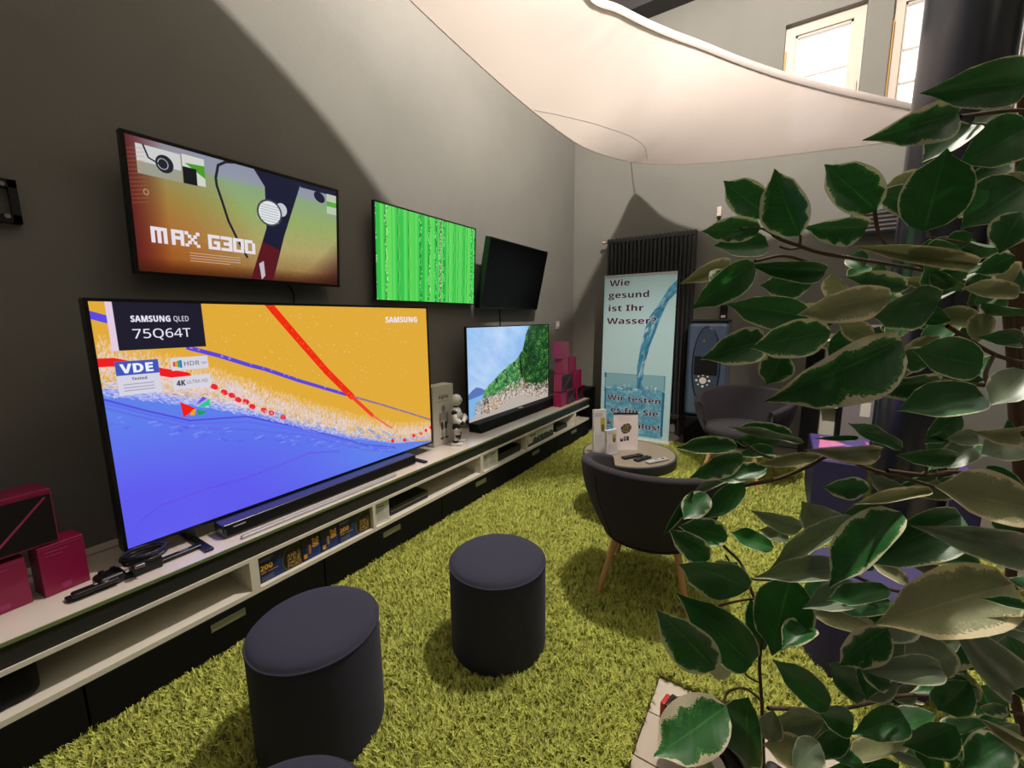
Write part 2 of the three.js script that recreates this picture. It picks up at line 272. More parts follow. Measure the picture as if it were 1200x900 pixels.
const poolTex = canvasTex(1600, 900, (c, W, Hh) => {
  const R = rng(41);
  c.fillStyle = '#e0aa38'; c.fillRect(0, 0, W, Hh);
  const split = [[0, 0.33], [0.1, 0.38], [0.2, 0.45], [0.3, 0.53], [0.45, 0.66], [0.6, 0.78], [0.8, 0.92], [1, 0.99], [1, 1], [0, 1]];
  c.fillStyle = '#5e80ea'; c.beginPath(); split.forEach(([x, y], i) => (i ? c.lineTo(x * W, y * Hh) : c.moveTo(x * W, y * Hh))); c.fill();
  c.save(); c.clip();
  for (let i = 0; i < 60; i++) { c.globalAlpha = 0.03; c.fillStyle = '#6c50ee'; c.beginPath(); c.ellipse(-0.02 * W, 1.1 * Hh, W * (0.1 + (1 - i / 60) * 0.6), Hh * (0.1 + (1 - i / 60) * 0.55), 0, 0, 6.3); c.fill(); }
  c.globalAlpha = 1; c.restore();
  for (const off of [0, 0.014, 0.034]) strokePath(c, [[0, 0.375 + off], [0.075, 0.448 + off], [0.15, 0.515 + off], [0.285, 0.545 + off * 2], [0.462, 0.686 + off], [0.66, 0.865 + off], [0.8, 0.95 + off]], W, Hh, 7, off ? 'rgba(96,104,232,0.8)' : '#544cdc');
  for (let i = 0; i < 90; i++) { const x = R() * 0.8, y = 0.44 + x * 0.62 + 0.06 * R(); c.globalAlpha = 0.35; c.fillStyle = R() > 0.5 ? '#9aaef0' : '#5450de'; c.fillRect(x * W, y * Hh, 10 + 22 * R(), 4 + 5 * R()); } c.globalAlpha = 1;
  // torn streaks of spray along the surface
  const top = poly([[0, 0.12], [0.1, 0.2], [0.2, 0.27], [0.3, 0.37], [0.45, 0.51], [0.6, 0.63], [0.8, 0.77], [1, 0.84]], W, Hh), low = poly([[0, 0.36], [0.1, 0.41], [0.2, 0.47], [0.3, 0.54], [0.45, 0.67], [0.6, 0.79], [0.8, 0.92], [1, 0.97]], W, Hh);
  for (let i = 0; i < 17000; i++) {
    const t = R(), a = top(t), b = low(t), k = Math.pow(R(), 0.62), x = a[0] + (R() - 0.5) * 40, y = a[1] + (b[1] - a[1]) * k, q = k + 0.25 * (R() - 0.5);
    c.globalAlpha = 0.3 + 0.5 * R(); c.fillStyle = q < 0.22 ? ['#eab878', '#e8c490', '#f0d8b8', '#e9b868'][(R() * 4) | 0] : q < 0.8 ? ['#e4d6e4', '#e0ccd6', '#d6c6e4', '#e2c8c4', '#ece2ec'][(R() * 5) | 0] : ['#c8c4ee', '#8fa4ee', '#e4dcf0', '#6f80ea'][(R() * 4) | 0];
    c.save(); c.translate(x, y); c.rotate(-1.3 + 0.9 * (R() - 0.5) + (k > 0.7 ? 1.6 : 0)); c.fillRect(0, 0, 4 + 14 * R(), 1.5 + 2.2 * R()); c.restore();
  }
  c.globalAlpha = 1;
  spray(c, R, 420, (t) => [(0.2 + 0.75 * R()) * W, (0.03 + 0.5 * R()) * Hh * 0.9], 30, 2.2, ['#f2e2b8', '#f4e8cc', '#eed08a']);
  for (let i = 0; i < 40; i++) { const x = 0.35 + 0.5 * R(), y = 0.53 + (x - 0.35) * 0.72 + 0.05 * R(); c.globalAlpha = 0.5; c.fillStyle = '#6c94e6'; c.beginPath(); c.ellipse(x * W, y * Hh, 18 * R() + 5, 6, 0.5, 0, 6.3); c.fill(); } c.globalAlpha = 1;
  strokePath(c, [[0, 0.05], [0.026, 0.068]], W, Hh, 26, '#5a48e0');
  strokePath(c, [[0.168, 0.193], [0.229, 0.234], [0.3, 0.29], [0.344, 0.32], [0.443, 0.403], [0.599, 0.522]], W, Hh, 17, '#5a46d8');
  strokePath(c, [[0.599, 0.522], [0.754, 0.637], [0.9, 0.75], [1, 0.83]], W, Hh, 11, 'rgba(90,80,214,0.6)');
  for (let i = 0; i < 26; i++) { c.globalAlpha = 0.5; c.fillStyle = '#c8a8c8'; const t = R(), p = poly([[0.168, 0.193], [0.344, 0.32], [0.599, 0.522], [1, 0.83]], W, Hh)(t); c.fillRect(p[0], p[1] - 6, 8, 8); } c.globalAlpha = 1;
  strokePath(c, [[0.37, -0.01], [0.443, 0.159], [0.536, 0.37], [0.623, 0.542]], W, Hh, 34, '#f02c10');
  strokePath(c, [[0.623, 0.542], [0.704, 0.69]], W, Hh, 20, '#f04028');
  strokePath(c, [[0.704, 0.69], [0.787, 0.807]], W, Hh, 12, 'rgba(236,90,80,0.7)');
  strokePath(c, [[0, 0.232], [0.027, 0.234], [0.06, 0.255], [0.107, 0.288], [0.156, 0.316]], W, Hh, 30, '#ee1a20');
  for (const [x, y] of [[0.213, 0.378], [0.235, 0.41], [0.252, 0.43], [0.266, 0.455], [0.285, 0.47], [0.3, 0.5], [0.33, 0.529], [0.35, 0.55], [0.382, 0.584], [0.79, 0.9], [0.85, 0.92], [0.9, 0.91], [0.94, 0.91], [0.97, 0.9], [1, 0.89]]) { c.fillStyle = '#ee2430'; c.beginPath(); c.ellipse(x * W, y * Hh, 15, 11, 0.7, 0, 6.3); c.fill(); }
  spray(c, R, 900, poly([[0.2, 0.42], [0.4, 0.6], [0.7, 0.82], [1, 0.93]], W, Hh), 46, 2.4, ['#f0e8f0', '#e6dcea', '#d8c8e0']);
  for (let i = 0; i < 70; i++) { const t = R(), p = poly([[0.37, 0], [0.443, 0.159], [0.536, 0.37], [0.623, 0.542]], W, Hh)(t); c.globalAlpha = 0.35; c.fillStyle = R() > 0.5 ? '#f8a070' : '#b81408'; c.fillRect(p[0] - 12 + 22 * R(), p[1], 7, 6); } c.globalAlpha = 1;
  strokePath(c, [[0.03, 0.9], [0.066, 0.861], [0.163, 0.847], [0.267, 0.852], [0.374, 0.834], [0.455, 0.817], [0.56, 0.86]], W, Hh, 7, 'rgba(104,72,222,0.55)');
  // wedge mark
  const tri = (pts, col) => { c.fillStyle = col; c.beginPath(); pts.forEach(([x, y], i) => (i ? c.lineTo(x * W, y * Hh) : c.moveTo(x * W, y * Hh))); c.fill(); };
  tri([[0.136, 0.426], [0.166, 0.465], [0.139, 0.497]], '#f01c10'); tri([[0.158, 0.47], [0.168, 0.465], [0.162, 0.495], [0.152, 0.492]], '#f0a020'); tri([[0.168, 0.47], [0.19, 0.49], [0.17, 0.5]], '#10a050'); tri([[0.17, 0.462], [0.198, 0.432], [0.2, 0.462]], '#20d080'); tri([[0.168, 0.45], [0.185, 0.415], [0.194, 0.428]], '#6a50e0');
  // stickers
  c.fillStyle = '#e2cbe2'; c.fillRect(0.026 * W, 0, 0.013 * W, 0.19 * Hh);
  c.fillStyle = '#1c1a2c'; c.fillRect(0.038 * W, 0, 0.168 * W, 0.19 * Hh);
  c.fillStyle = '#e9e6f4'; c.textBaseline = 'middle'; c.font = '900 30px sans-serif'; wide(c, 'SAMSUNG', 0.065 * W, 0.066 * Hh, 0.075 * W); c.font = '500 27px sans-serif'; wide(c, 'QLED', 0.1445 * W, 0.066 * Hh, 0.032 * W);
  c.font = '48px sans-serif'; wide(c, '75Q64T', 0.064 * W, 0.125 * Hh, 0.113 * W);
  const lab = (x0, y0, x1, y1, col) => { c.fillStyle = col; c.fillRect(x0 * W, y0 * Hh, (x1 - x0) * W, (y1 - y0) * Hh); };
  lab(0.027, 0.233, 0.104, 0.37, '#d5d3e2'); lab(0.027, 0.233, 0.104, 0.289, '#3f55b8'); c.fillStyle = '#f0f0f8'; c.font = '900 44px sans-serif'; wide(c, 'VDE', 0.035 * W, 0.263 * Hh, 0.06 * W);
  c.fillStyle = '#4a4a60'; c.font = 'bold 15px sans-serif'; wide(c, 'Tested', 0.052 * W, 0.305 * Hh, 0.028 * W); for (const y of [0.325, 0.338, 0.35]) { c.fillStyle = '#9a98b0'; c.fillRect(0.036 * W, y * Hh, 0.055 * W, 3); }
  lab(0.128, 0.232, 0.206, 0.288, '#d6d4e0'); lab(0.127, 0.316, 0.207, 0.372, '#d6d4e0');
  ['#e04030', '#e0a030', '#40a060', '#3070c0'].forEach((k, i) => { c.fillStyle = k; c.fillRect((0.132 + i * 0.0045) * W, (0.25 - i * 0.002) * Hh, 7, 18 + 4 * i); });
  c.fillStyle = '#55545f'; c.font = '500 26px sans-serif'; wide(c, 'HDR', 0.153 * W, 0.261 * Hh, 0.034 * W); c.font = '14px sans-serif'; c.fillText('10+', 0.19 * W, 0.263 * Hh);
  c.fillStyle = '#3a3942'; c.font = '900 28px sans-serif'; wide(c, '4K', 0.134 * W, 0.345 * Hh, 0.018 * W); c.fillStyle = '#77757f'; c.font = '20px sans-serif'; wide(c, 'ULTRA HD', 0.154 * W, 0.343 * Hh, 0.047 * W);
  c.fillStyle = '#f0e4f0'; c.font = '900 46px sans-serif'; wide(c, 'SAMSUNG', 0.787 * W, 0.078 * Hh, 0.163 * W);
});
const scooterTex = canvasTex(960, 540, (c, W, Hh) => {
  const R = rng(8), G = c.createLinearGradient(0, 0, 0, Hh); G.addColorStop(0, '#8c90a6'); G.addColorStop(0.12, '#9096a4'); G.addColorStop(0.17, '#88a47c'); G.addColorStop(0.4, '#94aa66'); G.addColorStop(0.7, '#b0a068'); G.addColorStop(1, '#8d6438');
  c.fillStyle = G; c.fillRect(0, 0, W, Hh);
  for (let i = 0; i < 7000; i++) { const y = 0.17 + 0.83 * R(), x = R(); c.globalAlpha = 0.1 + 0.2 * R(); c.fillStyle = R() > 0.5 ? '#beb480' : R() > 0.4 ? '#5c7040' : '#80703c'; c.fillRect(x * W, y * Hh, 3 + 14 * y * R(), 1 + 3 * y * R()); }
  const V1 = c.createRadialGradient(-0.05 * W, 0.95 * Hh, 20, -0.05 * W, 0.95 * Hh, 0.62 * W); V1.addColorStop(0, 'rgba(150,58,12,0.85)'); V1.addColorStop(0.5, 'rgba(168,84,24,0.55)'); V1.addColorStop(1, 'rgba(168,84,24,0)'); c.globalAlpha = 1; c.fillStyle = V1; c.fillRect(0, 0, W, Hh);
  const V2 = c.createLinearGradient(0, 0, 0.13 * W, 0); V2.addColorStop(0, 'rgba(88,24,28,0.9)'); V2.addColorStop(1, 'rgba(88,24,28,0)'); c.fillStyle = V2; c.fillRect(0, 0, W, Hh);
  const V3 = c.createLinearGradient(W, Hh, 0.86 * W, 0.75 * Hh); V3.addColorStop(0, 'rgba(40,8,16,0.95)'); V3.addColorStop(1, 'rgba(60,16,20,0)'); c.fillStyle = V3; c.fillRect(0, 0, W, Hh);
  const V4 = c.createLinearGradient(0, Hh, 0, 0.88 * Hh); V4.addColorStop(0, 'rgba(60,24,10,0.8)'); V4.addColorStop(1, 'rgba(60,24,10,0)'); c.fillStyle = V4; c.fillRect(0, 0, W, Hh);
  c.fillStyle = '#1b1c34'; c.beginPath(); [[0.51, -0.02], [0.77, -0.02], [0.77, 0.03], [0.665, 0.556], [0.592, 1], [0.475, 1], [0.569, 0.505], [0.57, 0.13]].forEach(([x, y], i) => (i ? c.lineTo(x * W, y * Hh) : c.moveTo(x * W, y * Hh))); c.fill();
  c.fillRect(0.77 * W, 0, 0.23 * W, 0.05 * Hh); c.beginPath(); c.ellipse(0.888 * W, 0.1 * Hh, 36, 26, 0.5, 0, 6.3); c.fill();
  c.fillStyle = 'rgba(110,20,24,0.75)'; c.beginPath(); [[0.635, 0.7], [0.592, 1], [0.475, 1], [0.545, 0.64]].forEach(([x, y], i) => (i ? c.lineTo(x * W, y * Hh) : c.moveTo(x * W, y * Hh))); c.fill();
  c.fillStyle = '#c0b8c0'; c.beginPath(); [[0.52, 0.85], [0.545, 0.82], [0.55, 0.96], [0.53, 1]].forEach(([x, y], i) => (i ? c.lineTo(x * W, y * Hh) : c.moveTo(x * W, y * Hh))); c.fill();
  strokePath(c, [[0.46, 0.8], [0.413, 0.634], [0.38, 0.5], [0.359, 0.355], [0.338, 0.22], [0.336, 0.158], [0.35, 0.05], [0.384, 0.007], [0.472, -0.03]], W, Hh, 11, '#20242c');
  c.fillStyle = '#c2c6cc'; c.beginPath(); c.ellipse(0.655 * W, 0.31 * Hh, 30, 34, 0, 0, 6.3); c.fill();
  c.fillStyle = '#dfe2e4'; c.beginPath(); c.ellipse(0.59 * W, 0.36 * Hh, 60, 62, 0.3, 0, 6.3); c.fill(); c.strokeStyle = '#42464e'; c.lineWidth = 9; c.stroke();
  c.strokeStyle = '#9aa0a6'; c.lineWidth = 3; for (let k = -3; k < 4; k++) { c.beginPath(); c.moveTo(0.59 * W - 45, 0.36 * Hh + k * 13); c.lineTo(0.59 * W + 45, 0.36 * Hh + k * 13 + 6); c.stroke(); }
  c.fillStyle = '#c9ccca'; c.fillRect(0.033 * W, 0.045 * Hh, 0.162 * W, 0.215 * Hh); c.fillStyle = '#9a9a8c'; c.fillRect(0.033 * W, 0.17 * Hh, 0.162 * W, 0.09 * Hh);
  c.fillStyle = '#20242c'; c.beginPath(); c.ellipse(0.132 * W, 0.15 * Hh, 32, 36, 0, 0, 6.3); c.fill(); c.strokeStyle = '#b8bcc0'; c.lineWidth = 3; c.beginPath(); c.ellipse(0.126 * W, 0.152 * Hh, 18, 21, 0, 0, 6.3); c.stroke(); strokePath(c, [[0.06, 0.045], [0.075, 0.13], [0.12, 0.165]], W, Hh, 6, '#20242c');
  c.fillStyle = '#cfd2c8'; c.fillRect(0.2 * W, 0.035 * Hh, 0.09 * W, 0.22 * Hh); c.fillStyle = '#4a9a2c'; c.beginPath(); c.moveTo(0.21 * W, 0.1 * Hh); c.lineTo(0.29 * W, 0.09 * Hh); c.lineTo(0.29 * W, 0.19 * Hh); c.fill(); c.fillStyle = '#16181c'; c.fillRect(0.2 * W, 0.13 * Hh, 0.055 * W, 0.13 * Hh);
  c.fillStyle = '#b9c4ae'; c.fillRect(0.935 * W, 0.045 * Hh, 0.065 * W, 0.2 * Hh); c.fillStyle = '#58a838'; c.fillRect(0.935 * W, 0.12 * Hh, 0.065 * W, 0.05 * Hh);
  c.fillStyle = '#e4dee8';
  const GL = { M: ['111110', '101010', '101010', '101010', '101010'], A: ['1111', '1001', '1111', '1001', '1001'], X: ['10001', '01010', '00100', '01010', '10001'], G: ['1111', '1000', '1011', '1001', '1111'], 3: ['1111', '0001', '0111', '0001', '1111'], 0: ['1111', '1001', '1001', '1001', '1111'], D: ['1110', '1001', '1001', '1001', '1111'] };
  const blk = (s, x0, y0, w, h) => { const n = [...s].reduce((q, k) => q + GL[k][0].length + 0.6, -0.6), u = w * W / n, v = h * Hh / 5; let x = x0 * W; for (const k of s) { GL[k].forEach((row, r) => [...row].forEach((b, i) => { if (b === '1') c.fillRect(x + (i - 0.14) * u, y0 * Hh + r * v - 1, u * 1.3, v * (r === 4 ? 1 : 1.12)); })); x += (GL[k][0].length + 0.6) * u; } };
  blk('MAX', 0.058, 0.645, 0.187, 0.125); blk('G30D', 0.284, 0.645, 0.218, 0.125);
  c.globalAlpha = 0.6; for (let k = 0; k < 4; k++) c.fillRect(0.2 * W, (0.815 + 0.022 * k) * Hh, (0.225 - 0.05 * (k === 3)) * W, 3); c.globalAlpha = 1;
  c.strokeStyle = '#c89878'; c.lineWidth = 3; c.beginPath(); c.ellipse(0.055 * W, 0.39 * Hh, 8, 11, 0, 0, 6.3); c.stroke();
  c.strokeStyle = 'rgba(200,120,80,0.35)'; for (let k = 0; k < 14; k++) { c.beginPath(); c.moveTo(0, (0.1 + 0.03 * k) * Hh); c.lineTo(0.06 * W, (0.07 + 0.03 * k) * Hh); c.stroke(); }
});
const cactusTex = canvasTex(1000, 562, (c, W, Hh) => {
  const R = rng(17); c.fillStyle = '#3fcc4e'; c.fillRect(0, 0, W, Hh);
  const ribs = [0.0, 0.085, 0.19, 0.285, 0.39, 0.475, 0.545, 0.59, 0.63, 0.69, 0.745, 0.8, 0.855, 0.91, 0.96, 1.0];
  ribs.forEach((x, i) => {
    if (i < ribs.length - 1) { const w = ribs[i + 1] - x; c.fillStyle = ['#2cba44', '#63d858', '#35c04a', '#58d252'][i % 4]; c.fillRect(x * W, 0, w * 0.42 * W, Hh); c.fillStyle = '#7fe070'; c.globalAlpha = 0.5; c.fillRect((x + w * 0.5) * W, 0, w * 0.2 * W, Hh); c.fillStyle = '#128a2c'; c.globalAlpha = 0.55; c.fillRect((x + w * 0.86) * W, 0, w * 0.14 * W, Hh); c.globalAlpha = 1; }
    const dark = i > 3 && i < 9 || i > 13;
    for (let y = 0; y < Hh; y += 15) { const k = Math.sin(y * 0.045 + i) * 8; c.globalAlpha = 0.75; c.strokeStyle = dark && R() > 0.45 ? '#1c2c1c' : R() > 0.6 ? '#d8c8a0' : '#c8ecbc'; c.lineWidth = 3; c.beginPath(); c.moveTo(x * W + k, y); c.quadraticCurveTo(x * W + k + 9 * (R() - 0.5), y + 7, x * W + k * 0.6, y + 15); c.stroke(); if (dark || i < 2) { c.fillStyle = R() > 0.5 ? '#f0f4e8' : '#1a241a'; c.globalAlpha = 0.6; c.beginPath(); c.ellipse(x * W + k + 12 * (R() - 0.5), y + 8 * R(), 4, 6, 0, 0, 6.3); c.fill(); } }
    c.globalAlpha = 1;
  });
  c.globalAlpha = 0.85; for (let i = 0; i < 170; i++) { c.fillStyle = ['#5a3c30', '#d8c0b0', '#1c1c18', '#e8e0d8'][(R() * 4) | 0]; c.fillRect((0.59 + 0.018 * (R() - 0.5)) * W, R() * Hh, 6, 9); } c.globalAlpha = 1;
});
const beachTex = canvasTex(1200, 675, (c, W, Hh) => {
  const R = rng(23), G = c.createLinearGradient(0, 0, W * 0.5, Hh * 0.7); G.addColorStop(0, '#94bfee'); G.addColorStop(0.5, '#b4d0f0'); G.addColorStop(1, '#7fb0ea'); c.fillStyle = G; c.fillRect(0, 0, W, Hh);
  for (let i = 0; i < 260; i++) { c.globalAlpha = 0.05; c.fillStyle = R() > 0.4 ? '#dfe9f8' : '#6f9ce4'; c.beginPath(); c.ellipse(R() * W * 0.8, R() * Hh * 0.6, 30 + 90 * R(), 12 + 36 * R(), 0.4, 0, 6.3); c.fill(); } c.globalAlpha = 1;
  c.fillStyle = '#5a74b8'; c.beginPath(); c.moveTo(0, 0.7 * Hh); c.lineTo(0.04 * W, 0.66 * Hh); c.lineTo(0.08 * W, 0.635 * Hh); c.lineTo(0.12 * W, 0.65 * Hh); c.lineTo(0.17 * W, 0.69 * Hh); c.lineTo(0.2 * W, 0.75 * Hh); c.lineTo(0, 0.77 * Hh); c.fill();
  c.fillStyle = '#7fb2e4'; c.beginPath(); c.moveTo(0, 0.755 * Hh); c.lineTo(0.2 * W, 0.72 * Hh); c.lineTo(0.3 * W, 0.8 * Hh); c.lineTo(0, Hh); c.fill();
  const edge = (x) => { const E = [[0.15, 0.75], [0.173, 0.69], [0.24, 0.62], [0.329, 0.533], [0.44, 0.46], [0.559, 0.389], [0.62, 0.3], [0.65, 0.18], [0.664, 0.093], [0.73, -0.02], [1.02, -0.04]]; for (let i = 0; i < E.length - 1; i++) if (x <= E[i + 1][0]) return E[i][1] + (E[i + 1][1] - E[i][1]) * (x - E[i][0]) / (E[i + 1][0] - E[i][0]); return 0; }, foot = (x) => 0.76 + 0.1 * Math.max(0, (x - 0.55) / 0.45);
  c.fillStyle = '#1c4424'; c.beginPath(); for (let x = 0.15; x <= 1.02; x += 0.01) x === 0.15 ? c.moveTo(x * W, 0.76 * Hh) : c.lineTo(x * W, (edge(x) + 0.012 * R()) * Hh); c.lineTo(1.02 * W, 0.88 * Hh); c.fill(); c.fillStyle = '#b9aea4'; c.beginPath(); [[0, 0.98], [0.12, 0.9], [0.2, 0.78], [0.5, 0.72], [1, 0.84], [1, 1], [0, 1]].forEach(([x, y], i) => (i ? c.lineTo(x * W, y * Hh) : c.moveTo(x * W, y * Hh))); c.fill();
  for (let k = 0; k < 420; k++) {                     // one clump of foliage after another, dark below and lit above
    const x = 0.16 + 0.86 * R(), e0 = edge(x), f0 = foot(x), y = e0 + 0.012 + (f0 - e0) * R(), near = x > 0.58, s = near ? 30 : 17, tone = R();
    const P = near ? [['#081810', '#12301a', '#0c2012'], ['#1c4a24', '#245c28', '#143a1c'], ['#3c8434', '#5aa03c', '#2c6c2c'], ['#8cbc50', '#a8cc70', '#64a844']] : [['#24543a', '#2a5e54', '#33686a'], ['#2f7440', '#3c8640', '#2a6640'], ['#4c9646', '#62a84c', '#3f8a44'], ['#86bc62', '#9cc488', '#78b458']];
    for (let i = 0; i < 26; i++) { const a = R() * 6.28, q = Math.sqrt(R()), dx = Math.cos(a) * q, dy = Math.sin(a) * q, lev = Math.max(0, Math.min(3, Math.floor(tone * 2.2 + (near ? 0 : 0.5) - dy * 1.1 + R()))); const yy = y * Hh + dy * s * 1.2; if (yy < (edge(x + dx * s / W) - 0.01) * Hh || yy > (f0 + 0.01) * Hh) continue; c.globalAlpha = 0.85; c.fillStyle = P[lev][(R() * 3) | 0]; c.beginPath(); c.ellipse(x * W + dx * s, yy, 2 + 4 * R(), 2 + 5 * R(), R() * 3, 0, 6.3); c.fill(); }
  }
  c.globalAlpha = 0.9; c.fillStyle = '#101810'; for (let i = 0; i < 40; i++) c.fillRect((0.585 + 0.03 * R()) * W, (0.42 + 0.3 * R()) * Hh, 8, 24); c.globalAlpha = 1;
  for (let i = 0; i < 1900; i++) { const x = 0.05 + 0.95 * R(), y = 0.8 + 0.05 * Math.sin(x * 9) + 0.18 * (R() - 0.45), r = R(); if (x < 0.12 && y < 0.84) continue; c.globalAlpha = 0.8; c.fillStyle = ['#e6dcd2', '#8a7866', '#f0e8e0', '#4c3c34', '#b09478', '#98503a', '#cfc6bc', '#6c6862'][(R() * 8) | 0]; c.save(); c.translate(x * W, y * Hh); c.rotate((R() - 0.5) * 2); c.fillRect(0, 0, 4 + 18 * r * r, 2 + 9 * r * r); c.restore(); }
  for (const [x, y, w, h, k] of [[0.1, 0.83, 0.04, 0.045, '#a48664'], [0.17, 0.815, 0.03, 0.04, '#3a3028'], [0.27, 0.87, 0.035, 0.06, '#b8926a'], [0.6, 0.7, 0.022, 0.06, '#b0aaa4'], [0.83, 0.84, 0.06, 0.02, '#26241f']]) { for (let i = 0; i < 90; i++) { const a = R() * 6.28, q = Math.sqrt(R()); c.globalAlpha = 0.8; c.fillStyle = i % 4 ? k : '#d8ccb8'; c.fillRect((x + Math.cos(a) * q * w) * W, (y + Math.sin(a) * q * h) * Hh, 10, 7); } } c.globalAlpha = 1;
});
{
  const big = television('huge television showing a yellow and blue swimming pool race', 1.66, 0.935, poolTex, [-2.053, 0.9925, -1.272], 0, { bezel: 0.012, depth: 0.055, light: 0xa69ad0, power: 0.35 });
  for (const s of [-1, 1]) mesh('stand_foot', [box(0.025, 0.075, 0.03, s * 0.62, -0.4925, -0.03), box(0.03, 0.012, 0.3, s * 0.62, -0.5305, 0, 0.003)], M.black, big);
  const beach = television('standing television showing a sunny rocky beach under green cliffs', 1.44, 0.81, beachTex, [-2.2, 0.911, -3.43], 0, { bezel: 0.01, depth: 0.018, light: 0x9fb6c8, power: 0.25 });
  mesh('back_cover', box(1.1, 0.45, 0.04, 0, -0.12, -0.04, 0.01), M.black, beach);
  mesh('stand_foot', [box(0.5, 0.008, 0.22, 0, -0.451, -0.03, 0.002), box(0.14, 0.06, 0.05, 0, -0.42, -0.06)], M.black, beach);
  const hang = (g, h, dist, d0) => mesh('wall_bracket', box(0.3, h * 0.5, dist, 0, 0, -d0 - dist / 2), M.blackMatt, g);
  const place = (p, xt, xb) => {     // a wall screen from its four corners, top and bottom edges at their distances from the wall
    const c = [onPlane(...p[0], 'x', xt), onPlane(...p[1], 'x', xt), onPlane(...p[2], 'x', xb), onPlane(...p[3], 'x', xb)];
    const mid = c.reduce((a, b) => a.add(b), V(0, 0, 0)).multiplyScalar(0.25), up = c0(p, xt).sub(c0([p[3], p[2]], xb));
    function c0(q, x) { return onPlane(...q[0], 'x', x).add(onPlane(...q[1], 'x', x)).multiplyScalar(0.5); }
    const w = (c0.w = (onPlane(...p[0], 'x', xt).distanceTo(onPlane(...p[1], 'x', xt)) + onPlane(...p[3], 'x', xb).distanceTo(onPlane(...p[2], 'x', xb))) / 2);
    return { mid: mid.toArray(), w, h: up.length(), tilt: Math.atan2(up.x, up.y) };
  };
  const u = place([[146, 156], [394, 225], [395, 334], [162, 317]], -2.235, -2.285);
  const tu = television('wall television showing a kick scooter lamp in a field', u.w, u.h, scooterTex, u.mid, u.tilt, { bezel: 0.014, depth: 0.035, light: 0x9a9078, power: 0.2 }); hang(tu, 0.4, 0.05, 0.037);
  const gr = place([[440.6, 236], [558, 270], [553.6, 356], [439.6, 350.4]], -2.29, -2.325);
  const tg = television('wall television showing bright green cactus ribs', gr.w, gr.h, cactusTex, gr.mid, gr.tilt, { bezel: 0.01, depth: 0.02, light: 0x60c060, power: 0.25 }); hang(tg, 0.3, 0.02, 0.022);
  const bk = place([[573.5, 279], [640, 296], [629.5, 361.5], [564.5, 360]], -2.17, -2.3);
  const tb = television('switched-off black wall television tilted steeply downwards', bk.w, bk.h, null, bk.mid, bk.tilt, { bezel: 0.012, depth: 0.05 }); hang(tb, 0.2, 0.03, 0.052);
  tag(mesh('power_cable', tube([V(-2.375, 1.5, -3.45), V(-2.372, 1.35, -3.46), V(-2.37, 1.05, -3.44)], 0.006, 10, 6), M.black, scene), 'thin black cable hanging below the switched-off television', 'cable');
  tag(mesh('power_cable_001', tube([V(-2.372, 1.62, -1.32), V(-2.37, 1.54, -1.37), V(-2.37, 1.46, -1.36)], 0.005, 10, 6), M.black, scene), 'thin black cable hanging below the scooter television', 'cable');
  // bare wall mount without a television
  const a = onPlane(17, 212, 'x', XW + 0.02), b = onPlane(17, 262, 'x', XW + 0.02), hh = a.y - b.y;
  const m = thing('wall_mount', 'empty black television wall mount with pale bolts', 'wall mount', [XW + 0.018, (a.y + b.y) / 2, a.z + 0.11]);
  mesh('plate', [box(0.03, 0.028, 0.22, 0, hh / 2 - 0.014, 0), box(0.03, 0.028, 0.22, 0, -hh / 2 + 0.014, 0), box(0.03, hh, 0.022, 0, 0, -0.1), box(0.03, hh, 0.022, 0, 0, 0.1)], M.black, m);
  for (const s of [-1, 1]) for (const t of [-1, 1]) mesh('bolt', new THREE.CylinderGeometry(0.008, 0.008, 0.008, 14).rotateZ(Math.PI / 2).translate(0.019, s * (hh / 2 - 0.02), t * 0.075), M.steel, m);
}
